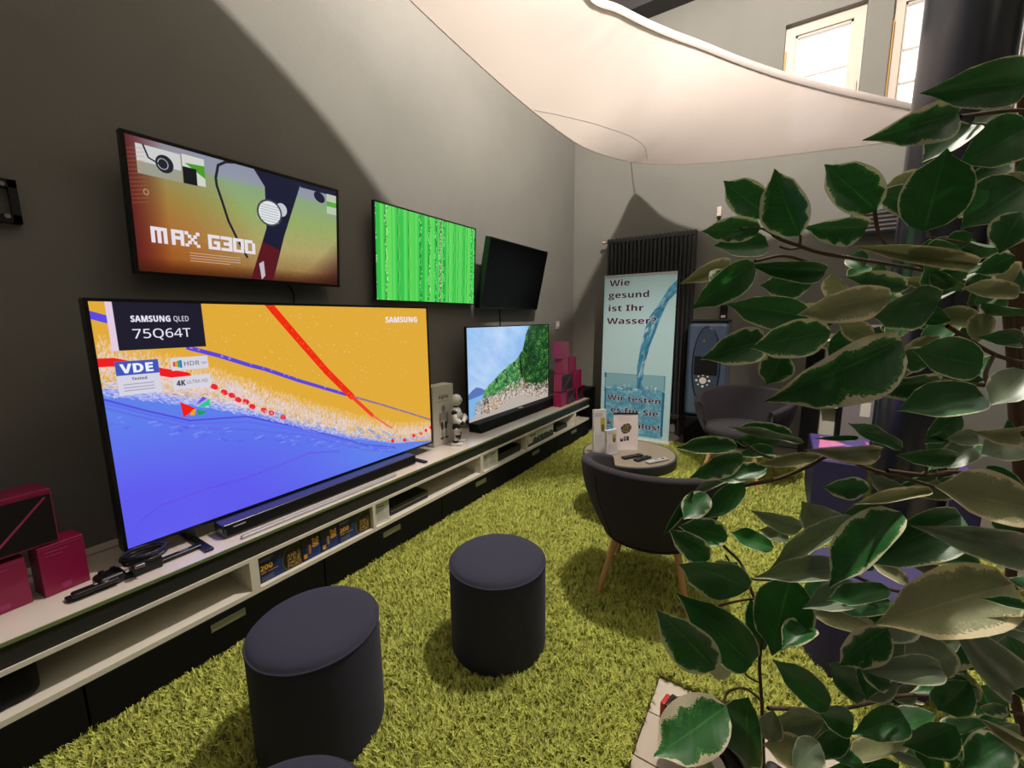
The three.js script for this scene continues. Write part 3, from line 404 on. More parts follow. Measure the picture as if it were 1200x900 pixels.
// ---------------------------------------------------------------- rug
{
  const g = thing('shag_rug', 'thick yellow-green shaggy rug covering the seating corner', 'rug');
  const inside = (x, z) => x > XF - 0.03 && z > -4.7 && (x < -0.305 ? z < 0.75 : (z < -1.5 && x < 1.1));
  const s = new THREE.Shape(); [[XF - 0.03, 0.75], [-0.305, 0.75], [-0.305, -1.5], [1.1, -1.5], [1.1, -4.7], [XF - 0.03, -4.7]].forEach(([x, z], i) => (i ? s.lineTo(x, -z) : s.moveTo(x, -z)));
  mesh('backing', new THREE.ExtrudeGeometry(s, { depth: 0.01, bevelEnabled: false }).rotateX(-Math.PI / 2), std(new THREE.Color().setRGB(0.14, 0.15, 0.025), 0.95), g);
  // tufts: curved yarn ends, too many to count
  const R = rng(99), tufts = [];
  const blade = (a, lean, w, h, ox, oz) => {
    const P = [], I = [], dx = Math.cos(a), dz = Math.sin(a), n = 3;
    for (let k = 0; k <= n; k++) { const t = k / n, b = lean * t * t, y = h * (t - 0.25 * lean / 0.03 * t * t * 0.6), ww = w * (1 - 0.55 * t); P.push(ox + dx * b - dz * ww, y, oz + dz * b + dx * ww, ox + dx * b + dz * ww, y, oz + dz * b - dx * ww); }
    for (let k = 0; k < n; k++) I.push(2 * k, 2 * k + 1, 2 * k + 2, 2 * k + 1, 2 * k + 3, 2 * k + 2);
    const q = new THREE.BufferGeometry(); q.setAttribute('position', new THREE.Float32BufferAttribute(P, 3)); q.setIndex(I); return q;
  };
  const bl = []; for (let k = 0; k < 9; k++) bl.push(blade(R() * 6.28, 0.008 + 0.012 * R(), 0.0017, 0.02 + 0.012 * R(), 0.009 * (R() - 0.5) * 2, 0.008 * (R() - 0.5) * 2));
  const geo = mergeGeometries(bl); geo.computeVertexNormals();
  const pts = [];
  const cell = (z) => (z > -2.6 ? 0.0135 : 0.0175);
  for (let z = -4.69; z < 0.3; z += cell(z)) for (let x = XF - 0.02; x < 1.08; x += cell(z)) {
    const px = x + (R() - 0.5) * 0.014, pz = z + (R() - 0.5) * 0.014; if (inside(px, pz)) pts.push([px, pz]);
  }
  const pile = new THREE.InstancedMesh(geo, std(0xffffff, 0.9, { side: THREE.DoubleSide }), pts.length); pile.name = 'pile'; pile.userData.kind = 'stuff';
  const m4 = new THREE.Matrix4(), q = new THREE.Quaternion(), e = new THREE.Euler(), col = new THREE.Color();
  const clump = (x, z) => Math.sin(x * 31 + 3 * Math.sin(z * 17)) * Math.cos(z * 37 + 2 * Math.sin(x * 23));
  pts.forEach(([x, z], i) => {
    const k = clump(x, z); e.set(0.3 * (R() - 0.5) + 0.25 * k, R() * 6.28, 0.3 * (R() - 0.5)); q.setFromEuler(e);
    const sc = 0.8 + 0.35 * R() + 0.22 * k; m4.compose(V(x, 0.008, z), q, V(sc, sc, sc)); pile.setMatrixAt(i, m4);
    const t = 0.72 + 0.5 * R(); col.setRGB(0.57 * t, 0.61 * t * (0.96 + 0.08 * R()), 0.13 * t); pile.setColorAt(i, col);
  });
  pile.castShadow = pile.receiveShadow = true; g.add(pile);
  console.log('tufts', pts.length);
}
// ---------------------------------------------------------------- stools
{
  const side = lathe([[0.185, 0], [0.196, 0.006], [0.2, 0.02], [0.2, 0.37], [0.197, 0.379]], 56), top = lathe([[0, 0.408], [0.1, 0.407], [0.155, 0.404], [0.18, 0.398], [0.192, 0.39], [0.198, 0.379]], 56), pipe = new THREE.TorusGeometry(0.1985, 0.0035, 8, 64).rotateX(Math.PI / 2).translate(0, 0.379, 0);
  const mk = (label, pos, mat) => { const g = thing('pouf_stool', label, 'stool', pos); mesh('body', side, mat, g); mesh('seat_top', top, mat, g); mesh('piping', pipe, mat, g); mesh('base', cyl(0.185, 0.185, 0.006, 0, 0.003, 0, 40), M.black, g); return g; };
  mk('dark blue-grey round pouf stool beside the battery boxes shelf', [-1.225, 0.012, -0.68], M.fabric);
  mk('dark grey-violet round pouf stool standing alone mid-rug', [-0.93, 0.012, -1.31], M.fabric);
  mk('dark round pouf stool of which only the rim shows', [-0.72, 0.012, -0.27], M.fabric);
  mk('violet round pouf stool glimpsed behind the plant leaves', [0.36, 0.012, -1.98], M.violet);
}
// ---------------------------------------------------------------- tub chairs
function tubChair(label, x, z, turn, s = 1) {               // local -z is the back, +z the open front
  const g = thing('tub_chair', label, 'armchair', [x, 0.012, z], turn); g.scale.setScalar(s);
  const NT = 56, prof = [];
  const rimY = (t) => 0.7 - 0.1 * Math.pow(Math.abs(t), 2.6);
  const ring = (t) => {                                     // t in -1..1 round the back; outer wall up, rim, inner wall down
    const a = t * 2.25, top = rimY(t), out = [], inn = [];
    for (let k = 0; k <= 10; k++) { const v = k / 10; out.push([0.235 + 0.115 * Math.sin(v * Math.PI / 2 * 1.0) + 0.004 * v, 0.3 + (top - 0.3 - 0.02) * v]); }
    const R1 = out[10][0];
    for (let k = 1; k < 8; k++) { const b = Math.PI * k / 8; out.push([R1 - 0.025 + 0.025 * Math.cos(b), top - 0.02 + 0.02 * Math.sin(b)]); }
    for (let k = 0; k <= 8; k++) { const v = 1 - k / 8; out.push([R1 - 0.05 - 0.07 * (1 - v), 0.34 + (top - 0.36) * v]); }
    return out.map(([r, y]) => V(Math.sin(a) * r * 1.0, y, -Math.cos(a) * r * 0.96));
  };
  const pos = [], idx = []; let n = 0;
  for (let i = 0; i <= NT; i++) { const rr = ring(-1 + 2 * i / NT); n = rr.length; rr.forEach((p) => pos.push(p.x, p.y, p.z)); }
  for (let i = 0; i < NT; i++) for (let j = 0; j < n - 1; j++) { const a = i * n + j, b = a + n; idx.push(a, a + 1, b, b, a + 1, b + 1); }
  for (const i of [0, NT]) { const c = pos.length / 3, rr = ring(i ? 1 : -1), m = rr.reduce((p, q) => p.add(q), V(0, 0, 0)).multiplyScalar(1 / n); pos.push(m.x, m.y, m.z); for (let j = 0; j < n - 1; j++) i ? idx.push(c, i * n + j + 1, i * n + j) : idx.push(c, j, j + 1); }
  const sg = new THREE.BufferGeometry(); sg.setAttribute('position', new THREE.Float32BufferAttribute(pos, 3)); sg.setIndex(idx); sg.computeVertexNormals();
  const uvs = new Float32Array(pos.length / 3 * 2); for (let i = 0; i < pos.length / 3; i++) { uvs[2 * i] = Math.floor(i / n) / NT * 1.4; uvs[2 * i + 1] = pos[3 * i + 1]; } sg.setAttribute('uv', new THREE.BufferAttribute(uvs, 2));
  const shell = mesh('shell', sg, M.chairFabric, g);
  for (const t of [-0.3, 0.3]) mesh('seam', tube(ring(t).slice(0, 10).map((p) => p.clone().multiply(V(1.004, 1, 1.004))), 0.0022, 20, 5), M.chairFabric, shell);
  mesh('underside', lathe([[0, 0.29], [0.2, 0.29], [0.236, 0.302], [0.236, 0.31], [0, 0.31]], 40), M.chairFabric, g);
  mesh('seat_cushion', lathe([[0, 0.44], [0.2, 0.437], [0.25, 0.425], [0.262, 0.4], [0.255, 0.36], [0.235, 0.345], [0, 0.345]], 44).scale(1, 1, 1.04).translate(0, 0, 0.012), M.chairFabric, g);
  for (const sx of [-1, 1]) for (const sz of [-1, 1]) {
    const a = V(sx * 0.14, 0.3, sz * 0.14), b = V(sx * 0.21, 0, sz * 0.2), d = b.clone().sub(a);
    const lg = new THREE.CylinderGeometry(0.018, 0.012, d.length(), 16); const m = mesh('leg', lg, M.wood, g);
    m.position.copy(a).lerp(b, 0.5); m.quaternion.setFromUnitVectors(V(0, -1, 0), d.normalize());
  }
  return g;
}
tubChair('dark tub chair seen from behind, drawn up to the round table', -0.495, -2.05, Math.PI + 0.1);
tubChair('dark tub chair in front of the water dispenser', -0.235, -3.95, -0.28, 1.08);
// ---------------------------------------------------------------- round table and what lies on it
const TX = -0.84, TZ = -2.78, TY = 0.462;
{
  const g = thing('side_table', 'low round table with a taupe top and dark rim', 'table', [TX, 0.012, TZ]);
  mesh('tabletop', lathe([[0, 0.45], [0.3, 0.45], [0.304, 0.449], [0.304, 0.44], [0, 0.44]], 64), M.table, g);
  mesh('rim', lathe([[0.304, 0.45], [0.314, 0.449], [0.315, 0.44], [0.313, 0.385], [0.305, 0.38], [0, 0.38]], 64), M.tableEdge, g);
  mesh('pedestal', lathe([[0.12, 0.38], [0.115, 0.03], [0.2, 0.02], [0.205, 0]], 40), M.tableEdge, g);
  const on = (px, py) => onPlane(px, py, 'y', TY);
  // leaflet holders
  const leaflet = (seed) => canvasTex(128, 256, (c, W, Hh) => { const R = rng(seed); c.fillStyle = '#d8d3d2'; c.fillRect(0, 0, W, Hh); c.fillStyle = '#b9a832'; c.fillRect(70, 50, 44, 70); c.fillStyle = '#5c5a40'; c.fillRect(78, 90, 30, 44); c.fillStyle = '#a9a4ac'; for (let k = 0; k < 14; k++) c.fillRect(12, 150 + k * 6, 60 + 40 * R(), 2); c.fillStyle = '#c2b8c4'; c.fillRect(10, 20, 80, 22); });
  [[703, 531, 0.8, 0.3, 'clear leaflet holder with tall white folded leaflets on the table'], [717, 533, 1.1, 0.17, 'narrow clear leaflet holder between the tall leaflets and the photo sign']].forEach(([px, py, t, h, lab], i) => {
    const p = on(px, py), o = thing('leaflet_holder', lab, 'leaflet holder', p.toArray(), t);
    mesh('tray', [box(0.1, 0.003, 0.05, 0, 0.0015, 0), box(0.1, h * 0.55, 0.002, 0, h * 0.275, 0.024), box(0.1, h * 0.7, 0.002, 0, h * 0.35, -0.024)], M.clearPlastic, o);
    mesh('leaflets', box(0.094, h, 0.018, 0, h / 2 + 0.004, -0.006).rotateX(-0.06), std(0xffffff, 0.7, { map: leaflet(5 + i) }), o);
  });
  const p = on(733, 527), o = thing('table_sign', 'white table sign with a photo of circuit parts', 'sign', p.toArray(), 0.5);
  const st = canvasTex(300, 420, (c, W, Hh) => { const R = rng(3); c.fillStyle = '#e6d9d6'; c.fillRect(0, 0, W, Hh); c.fillStyle = '#c8bcbc'; for (let k = 0; k < 4; k++) c.fillRect(60, 50 + k * 14, 160 - 30 * (k % 2), 4); for (let k = 0; k < 240; k++) { c.fillStyle = ['#3a3020', '#6a5a38', '#20241c', '#8a7850'][(R() * 4) | 0]; const a = R() * 6.28, r = Math.sqrt(R()); c.fillRect(150 + Math.cos(a) * r * 62 + Math.sin(a) * r * 15, 175 + Math.sin(a) * r * 52 - Math.cos(a) * r * 22, 13, 10); } c.fillStyle = '#2c2a2c'; c.fillRect(82, 290, 36, 40); c.fillRect(126, 268, 26, 54); c.fillRect(160, 268, 30, 50); c.fillStyle = '#d0c4c4'; c.fillRect(92, 288, 14, 18); c.fillRect(132, 272, 8, 30); });
  mesh('card', box(0.17, 0.26, 0.003, 0, 0.132, 0).rotateX(-0.12), std(0xffffff, 0.55, { map: st }), o);
  mesh('clip', box(0.17, 0.01, 0.008, 0, 0.257, 0).rotateX(-0.12), M.black, o);
  mesh('foot', box(0.17, 0.004, 0.07, 0, 0.002, 0), M.clearPlastic, o);
  const rem = (px, py, t, len, mat, lab, plate) => { const q = on(px, py), r = thing('remote_control', lab, 'remote control', q.toArray(), t); mesh('body', box(0.042, 0.014, len, 0, 0.007, 0, 0.006), mat, r); mesh('buttons', [box(0.02, 0.002, 0.012, 0, 0.0145, -len * 0.28), box(0.006, 0.002, 0.006, -0.008, 0.0145, 0), box(0.006, 0.002, 0.006, 0.008, 0.0145, 0), box(0.006, 0.002, 0.006, 0.0, 0.0145, 0.015)], M.blackMatt, r); if (plate) mesh('sticker', box(0.03, 0.001, 0.025, 0, 0.0145, len * 0.3), M.paper, r); };
  rem(741, 536, -0.55, 0.16, M.black, 'slim black remote control nearest the table sign');
  rem(753, 538.5, -0.4, 0.14, M.black, 'black remote control with a white sticker');
  rem(770, 541, -0.55, 0.17, M.paleMetal, 'silver remote control near the table rim', false);
}
// ---------------------------------------------------------------- banner
{
  const g = thing('roll_up_banner', 'light blue roll-up banner with poured water and large lettering', 'banner', [-1.345, 0.012, -4.58]);
  const W = 0.78, Hh = 1.8;
  const tex = canvasTex(780, 1800, (c, w, h) => {
    const R = rng(77), G = c.createLinearGradient(0, 0, 0, h); G.addColorStop(0, '#a9ccd6'); G.addColorStop(0.3, '#b4d6de'); G.addColorStop(1, '#b4d8e0'); c.fillStyle = G; c.fillRect(0, 0, w, h);
    // glass of water
    c.fillStyle = '#83b3c4'; c.fillRect(0.05 * w, 0.6 * h, 0.87 * w, 0.09 * h);
    c.fillStyle = '#5aa4c6'; c.beginPath(); c.moveTo(0.05 * w, 0.69 * h); for (let k = 0; k <= 20; k++) c.lineTo((0.05 + 0.87 * k / 20) * w, (0.69 + 0.008 * Math.sin(k * 1.3) + 0.006 * R()) * h); c.lineTo(0.905 * w, 0.985 * h); c.lineTo(0.085 * w, 0.985 * h); c.fill();
    for (let k = 0; k < 520; k++) { const x = 0.08 + 0.82 * R(), y = 0.7 + 0.28 * R(); c.globalAlpha = 0.12 + 0.28 * R(); c.fillStyle = ['#8fc4d6', '#2a78a4', '#c4e2ea', '#3b86ac'][(R() * 4) | 0]; c.beginPath(); c.ellipse(x * w, y * h, 8 + 34 * R(), 5 + 16 * R(), R() * 3, 0, 6.3); c.fill(); }
    for (let k = 0; k < 160; k++) { const x = 0.2 + 0.6 * R(), y = 0.67 + 0.045 * R(); c.globalAlpha = 0.35; c.fillStyle = ['#e2f2f6', '#2a6c94', '#5ea2c0'][(R() * 3) | 0]; c.beginPath(); c.ellipse(x * w, y * h, 6 + 22 * R(), 4 + 8 * R(), R() * 3, 0, 6.3); c.fill(); } c.globalAlpha = 1;
    c.fillStyle = '#1f6690'; c.fillRect(0.055 * w, 0.69 * h, 0.022 * w, 0.29 * h); c.fillRect(0.885 * w, 0.7 * h, 0.03 * w, 0.27 * h); c.fillRect(0.045 * w, 0.598 * h, 0.03 * w, 0.03 * h); c.fillStyle = 'rgba(40,110,150,0.6)'; c.fillRect(0.05 * w, 0.6 * h, 0.87 * w, 5); c.fillRect(0.9 * w, 0.6 * h, 8, 0.1 * h); c.fillRect(0.055 * w, 0.6 * h, 6, 0.1 * h);
    // stream
    const L = [[1.0, 0.04], [0.9, 0.085], [0.795, 0.165], [0.72, 0.21], [0.661, 0.251], [0.605, 0.326], [0.56, 0.43], [0.522, 0.551], [0.53, 0.69]], Q = [[0.6, 0.69], [0.62, 0.55], [0.68, 0.43], [0.75, 0.344], [0.8, 0.27], [0.86, 0.2], [0.909, 0.153], [1.0, 0.115]];
    c.fillStyle = '#3f8fb8'; c.beginPath(); [...L, ...Q].forEach(([x, y], i) => (i ? c.lineTo(x * w, y * h) : c.moveTo(x * w, y * h))); c.fill(); c.save(); c.clip();
    const mid = poly([[1, 0.08], [0.85, 0.16], [0.74, 0.24], [0.67, 0.33], [0.61, 0.44], [0.57, 0.56], [0.565, 0.69]], w, h);
    for (let k = 0; k < 150; k++) { const t = R(), [x, y] = mid(t), a = Math.atan2(-0.6, 0.3) ; c.globalAlpha = 0.3 + 0.3 * R(); c.fillStyle = ['#12486e', '#9fd0de', '#226c98', '#d8eef2', '#5cb0d0', '#0c3454'][(R() * 6) | 0]; c.save(); c.translate(x + (R() - 0.5) * 100, y + (R() - 0.5) * 20); c.rotate(t < 0.4 ? -0.75 : -1.25); c.beginPath(); c.ellipse(0, 0, 20 + 45 * R(), 4 + 9 * R(), 0, 0, 6.3); c.fill(); c.restore(); }
    c.restore(); c.globalAlpha = 1;
    // lettering
    c.textBaseline = 'alphabetic'; c.lineJoin = 'round';
    const t = (s, x, y, x1, size) => { c.font = `bold ${size}px sans-serif`; const m = c.measureText(s).width; c.save(); c.translate(x * w, y * h); c.scale((x1 - x) * w / m, 1); c.strokeStyle = '#dcd4e0'; c.lineWidth = 6; c.strokeText(s, 0, 0); c.fillStyle = '#1c1432'; c.fillText(s, 0, 0); c.restore(); };
    t('Wie', 0.075, 0.058, 0.375, 92); t('gesund', 0.062, 0.132, 0.655, 92); t('ist Ihr', 0.06, 0.212, 0.578, 92); t('Wasser?', 0.053, 0.29, 0.762, 92);
    t('Wir testen', 0.1, 0.772, 0.88, 84); t('es f\u00fcr Sie', 0.15, 0.85, 0.85, 84); t('kostenlos!', 0.1, 0.936, 0.878, 84);
  });
  const lean = -0.03;
  mesh('cloth', box(W, Hh, 0.003, 0, Hh / 2 + 0.03, 0).rotateX(lean), std(0xffffff, 0.55, { map: tex }), g);
  mesh('top_rail', box(W + 0.006, 0.02, 0.014, 0, Hh + 0.035, 0).rotateX(lean), M.paleMetal, g);
  mesh('base_cassette', box(W + 0.03, 0.035, 0.09, 0, 0.0175, -0.01, 0.01), M.white, g);
  mesh('pole', cyl(0.01, 0.01, Hh, 0, Hh / 2 + 0.03, -0.02, 12).rotateX(lean), M.steel, g);
}
// ---------------------------------------------------------------- radiator
{
  const x0 = -1.86, x1 = -0.88, n = 22, y0 = 0.2, y1 = 2.33, z = ZB + 0.1;
  const g = thing('tube_radiator', 'tall anthracite tube radiator on the wall behind the banner', 'radiator', [(x0 + x1) / 2, y0, z]);
  const tg = cyl(0.0125, 0.0125, y1 - y0, 0, 0, 0, 12);
  for (let i = 0; i < n; i++) for (const dz of [-0.025, 0.025]) mesh('tube', tg, M.radiator, g, [x0 + (x1 - x0) * i / (n - 1) - (x0 + x1) / 2, (y1 - y0) / 2, dz]);
  for (const y of [0.03, y1 - y0 - 0.03]) mesh('header', new RoundedBoxGeometry(x1 - x0 + 0.04, 0.05, 0.075, 2, 0.012), M.radiator, g, [0, y, 0]);
  mesh('vent_valve', [new THREE.CylinderGeometry(0.014, 0.014, 0.06, 14).rotateZ(Math.PI / 2).translate(-(x1 - x0) / 2 - 0.045, y1 - y0 - 0.03, 0), new THREE.SphereGeometry(0.02, 14, 10).translate(-(x1 - x0) / 2 - 0.075, y1 - y0 - 0.03, 0)], M.brass, g);
  for (const s of [-0.3, 0.3]) mesh('bracket', box(0.03, 0.04, 0.07, s, y1 - y0 - 0.2, -0.065), M.radiator, g);
  for (const s of [-0.4, 0.4]) mesh('pipe', cyl(0.009, 0.009, y0, s, -y0 / 2 + 0.01, 0, 10), M.radiator, g);
}
// ---------------------------------------------------------------- water dispenser
{
  const g = thing('water_dispenser', 'blue-grey free-standing water dispenser with an oval black panel', 'water dispenser', [-0.655, 0, -4.92]);
  const body = phys(0x4a5a72, 0.3, { clearcoat: 0.4 });
  mesh('body', box(0.4, 1.0, 0.3, 0, 0.83, 0, 0.05), body, g);
  mesh('top_cap', box(0.39, 0.03, 0.29, 0, 1.345, 0, 0.012), M.black, g);
  mesh('base', box(0.38, 0.32, 0.28, 0, 0.16, 0, 0.02), M.blackMatt, g);
  const oval = (a, b, d, y, z) => { const s = new THREE.Shape(); s.absellipse(0, 0, a, b, 0, Math.PI * 2); return new THREE.ExtrudeGeometry(s, { depth: d, bevelEnabled: true, bevelSize: 0.004, bevelThickness: 0.004, bevelSegments: 2, curveSegments: 40 }).translate(0, y, z); };
  mesh('panel_rim', oval(0.135, 0.42, 0.006, 0.87, 0.15), M.black, g);
  mesh('panel', oval(0.124, 0.405, 0.006, 0.87, 0.154), phys(0x39485e, 0.25, { clearcoat: 0.5 }), g);
  mesh('niche', box(0.225, 0.2, 0.01, 0, 0.88, 0.166, 0.004), M.black, g);
  mesh('tap', [cyl(0.01, 0.01, 0.04, -0.03, 0.96, 0.17, 10), cyl(0.01, 0.01, 0.04, 0.03, 0.96, 0.17, 10)], M.steel, g);
  const drops = [[0, 0, 0.035]]; for (let k = 0; k < 8; k++) drops.push([0.062 * Math.cos(k * 0.785), 0.062 * Math.sin(k * 0.785), 0.013 - 0.004 * (k % 2)]);
  mesh('flower_print', drops.map(([x, y, r]) => new THREE.CylinderGeometry(r, r, 0.002, 18).rotateX(Math.PI / 2).translate(x - 0.02, 0.72 + y, 0.166)), M.white, g);
  mesh('indicator', new THREE.SphereGeometry(0.008, 12, 8).translate(-0.03, 1.14, 0.166), std(0xd8862c, 0.4), g);
  for (const s of [-1, 1]) mesh('side_print', box(0.002, 0.75, 0.02, s * 0.2, 0.85, 0.09), M.paleMetal, g);
  const c = onPlane(848, 366, 'z', ZB + 0.02);
  const s = thing('wall_socket_plug', 'black plug-in timer with a pale display above the water dispenser', 'plug timer', [c.x, c.y, ZB + 0.02]);
  mesh('case', box(0.07, 0.16, 0.04, 0, 0, 0, 0.006), M.black, s); mesh('display', box(0.045, 0.03, 0.004, 0, -0.045, 0.021), M.paper, s);
  const q = onPlane(843, 248, 'z', ZB + 0.01), w = thing('thermostat', 'small cream thermostat box on the wall beside the radiator', 'thermostat', [q.x, q.y, ZB + 0.016]);
  mesh('case', box(0.045, 0.1, 0.03, 0, 0, 0, 0.006), M.winFrame, w); mesh('cable_entry', box(0.03, 0.03, 0.02, 0, -0.062, -0.002), M.blackMatt, w);
  const r = onPlane(653, 381, 'x', XW), v = thing('wall_socket', 'small cream double socket above the stacked magenta boxes', 'socket', [XW + 0.006, r.y, r.z]);
  mesh('plate', box(0.012, 0.1, 0.08, 0, 0, 0, 0.004), M.winFrame, v); mesh('insert', [box(0.004, 0.04, 0.03, 0.007, 0, 0.017), box(0.004, 0.04, 0.03, 0.007, 0, -0.017)], M.paper, v);
  const u = onPlane(1030, 260, 'z', ZB + 0.05), lv = thing('air_unit', 'white and blue louvred air unit on the wall behind the leaves', 'air unit', [u.x, u.y, ZB + 0.06]);
  mesh('case', box(0.42, 0.2, 0.1, 0, 0, 0, 0.01), std(0x5c6c84, 0.5), lv); for (let k = 0; k < 5; k++) mesh('louvre', box(0.4, 0.014, 0.02, 0, -0.075 + 0.037 * k, 0.055), M.winFrame, lv);
}
// ---------------------------------------------------------------- things on and in the bench
function magentaBox(label, x, y, z, w, h, d, turn, style, group) {      // w along local x; local +z is the front
  const g = thing('product_box', label, 'box', [x, y, z], turn, group);
  if (style === 'plain') {
    mesh('carton', box(w, h, d, 0, h / 2, 0, 0.002), M.magenta, g);
    mesh('print', [box(w * 0.5, 0.004, 0.001, -w * 0.1, h * 0.86, d / 2 + 0.0005), box(w * 0.35, 0.003, 0.001, -w * 0.17, h * 0.79, d / 2 + 0.0005), box(w * 0.2, h * 0.1, 0.001, -w * 0.02, h * 0.12, d / 2 + 0.0005)], M.magentaLine, g);
    mesh('lid_seam', box(w * 0.98, 0.002, 0.001, 0, h * 0.94, d / 2 + 0.0005), M.magentaLine, g);
  } else {
    mesh('carton', box(w, h, d, 0, h / 2, 0, 0.002), M.magenta, g);
    mesh('front_panel', box(w * 0.96, h * 0.88, 0.001, 0, h * 0.47, d / 2 + 0.0006), M.boxBlack, g);
    const s = h * 0.88, a = Math.atan2(s, w * 0.9);
    mesh('stripe', [box(Math.hypot(w, s) * (style === 'cross' ? 0.8 : 0.85), 0.006, 0.001).rotateZ(a).translate(0, h * 0.47, d / 2 + 0.0014), ...(style === 'cross' ? [box(w * 0.6, 0.005, 0.001).rotateZ(-a).translate(w * 0.15, h * 0.3, d / 2 + 0.0014)] : [])], M.magentaLine, g);
  }
  return g;
}
const FX = Math.PI / 2;
{
  // near end of the bench
  magentaBox('magenta carton next to the huge television, printed front facing out', -2.1, YT, -0.27, 0.115, 0.18, 0.09, FX + 0.12, 'plain');
  magentaBox('magenta carton carrying the black-fronted one', -2.1, YT, -0.13, 0.115, 0.165, 0.09, FX + 0.1, 'plain');
  magentaBox('black-fronted carton with a magenta diagonal atop two magenta ones', -2.11, YT + 0.185, -0.185, 0.17, 0.19, 0.12, FX + 0.1, 'line');
  magentaBox('plain magenta carton leaning high at the wall above the others', -2.2, YT + 0.001, -0.03, 0.12, 0.5, 0.1, FX, 'plain');
  // far end: a pyramid of small cartons
  const rows = [
    [-3.97, 0, 0.13, 0.15, 'plain', 'lowest magenta carton standing before the crossed black ones'],
    [-4.18, 0, 0.25, 0.16, 'cross', 'black carton with crossed magenta lines next to the lowest magenta one'],
    [-4.43, 0, 0.22, 0.16, 'cross', 'black carton with crossed magenta lines at the end of the bench'],
    [-4.06, 0.162, 0.3, 0.19, 'line', 'wide black-faced carton on the second tier'],
    [-4.34, 0.162, 0.22, 0.19, 'plain', 'bright magenta carton on the second tier, outer end'],
    [-4.2, 0.354, 0.19, 0.16, 'plain', 'magenta carton on the third tier beside a narrow one'],
    [-4.01, 0.354, 0.14, 0.16, 'plain', 'narrow magenta carton on the third tier'],
    [-4.0, 0.516, 0.22, 0.17, 'plain', 'topmost magenta carton of the pyramid'],
  ];
  rows.forEach(([z, y, w, h, st, lab]) => magentaBox(lab, -1.963, YT + y, z, w, h, 0.09, FX + 0.04, st));
  // subwoofer behind the end of the bench
  const s = thing('subwoofer', 'black floor-standing subwoofer past the end of the bench', 'speaker', [-2.12, 0, -4.78]);
  mesh('cabinet', box(0.34, 0.52, 0.36, 0, 0.27, 0, 0.01), M.blackMatt, s); mesh('cone', new THREE.TorusGeometry(0.11, 0.012, 10, 36).rotateY(Math.PI / 2).translate(0.172, 0.27, 0), M.black, s); mesh('feet', [0, 1, 2, 3].map((k) => cyl(0.018, 0.018, 0.012, k & 1 ? 0.13 : -0.13, 0.006, k & 2 ? 0.13 : -0.13, 12)), M.black, s);
  // remotes and stand parts heaped in front of the huge television
  const stick = (name, lab, cat, a, b, w, h, y = 0, extra) => { const p = onPlane(...a, 'y', YT + y), q = onPlane(...b, 'y', YT + y), m = p.clone().add(q).multiplyScalar(0.5), d = q.clone().sub(p); const g = thing(name, lab, cat, [m.x, YT + y, m.z], Math.atan2(d.x, d.z)); mesh('body', box(w, h, d.length(), 0, h / 2, 0, Math.min(w, h) * 0.4), M.black, g); if (extra) extra(g, d.length(), h); return g; };
  stick('remote_control', 'long black remote control lying flat at the edge of the heap', 'remote control', [77, 706], [226, 645], 0.034, 0.014, 0, (g, l, h) => { mesh('buttons', [-0.3, -0.2, -0.1, 0, 0.1].map((k) => box(0.016, 0.002, 0.01, 0, h, l * k)), M.blackMatt, g); });
  stick('remote_control', 'black remote control lying across the heap', 'remote control', [84, 701], [140, 679], 0.036, 0.016, 0.0145, (g, l, h) => { mesh('ring', new THREE.TorusGeometry(0.01, 0.002, 6, 20).rotateX(Math.PI / 2).translate(0, h, l * 0.2), M.steel, g); mesh('button', [cyl(0.005, 0.005, 0.004, 0, h, 0, 12), cyl(0.005, 0.005, 0.004, 0.006, h, l * 0.33, 12)], M.paleMetal, g); });
  stick('remote_control', 'slim black remote control with a silver mark near the television foot', 'remote control', [180, 664], [236, 641], 0.03, 0.018, 0, (g, l, h) => { mesh('mark', box(0.004, 0.002, l * 0.2, 0, h, 0.02), M.paleMetal, g); });
  stick('game_pad', 'small black game pad resting behind the remote controls', 'game pad', [112, 690], [146, 676], 0.075, 0.04, 0.001, (g, l, h) => { mesh('thumb_stick', [cyl(0.008, 0.01, 0.01, 0.015, h + 0.003, -l * 0.2, 14), cyl(0.008, 0.01, 0.01, 0.015, h + 0.003, l * 0.2, 14)], M.blackMatt, g); });
  { const q = onPlane(172, 668, 'y', YT), o = thing('cable_coil', 'tangled black cable coil among the remote controls', 'cable', [q.x, YT, q.z]), R = rng(61); for (let k = 0; k < 3; k++) { const pts = []; for (let i = 0; i <= 22; i++) { const a = i * 0.9 + k * 2; pts.push(V((0.035 + 0.012 * R()) * Math.cos(a), 0.052 + 0.012 * k + 0.006 * R(), (0.055 + 0.02 * R()) * Math.sin(a))); } mesh('loop', tube(pts, 0.0035, 90, 6), M.black, o); } mesh('connector', box(0.02, 0.012, 0.03, 0.05, 0.052, 0.03, 0.003), M.steel, o); mesh('adapter', box(0.05, 0.045, 0.09, 0, 0.0225, 0, 0.006), M.black, o); }
  // soundbars
  const sb = thing('soundbar', 'long black soundbar in front of the huge television', 'soundbar', [-2.0, YT, -1.29]);
  mesh('cabinet', box(0.09, 0.06, 1.13, 0, 0.032, 0, 0.008), phys(0x0a0c14, 0.25, { clearcoat: 0.4 }), sb); mesh('grille', box(0.004, 0.045, 1.1, 0.0455, 0.032, 0), M.blackMatt, sb); mesh('logo', box(0.001, 0.006, 0.05, 0.0482, 0.045, 0.5), M.paleMetal, sb);
  tag(mesh('light_bar', box(0.022, 0.014, 0.86, 0, 0.007, 0, 0.003), M.paleMetal, scene, [-1.9, YT, -1.2]), 'pale metal light bar lying along the soundbar', 'light bar');
  const s2 = thing('soundbar', 'black wedge soundbar in front of the beach television', 'soundbar', [-2.085, YT, -3.4]);
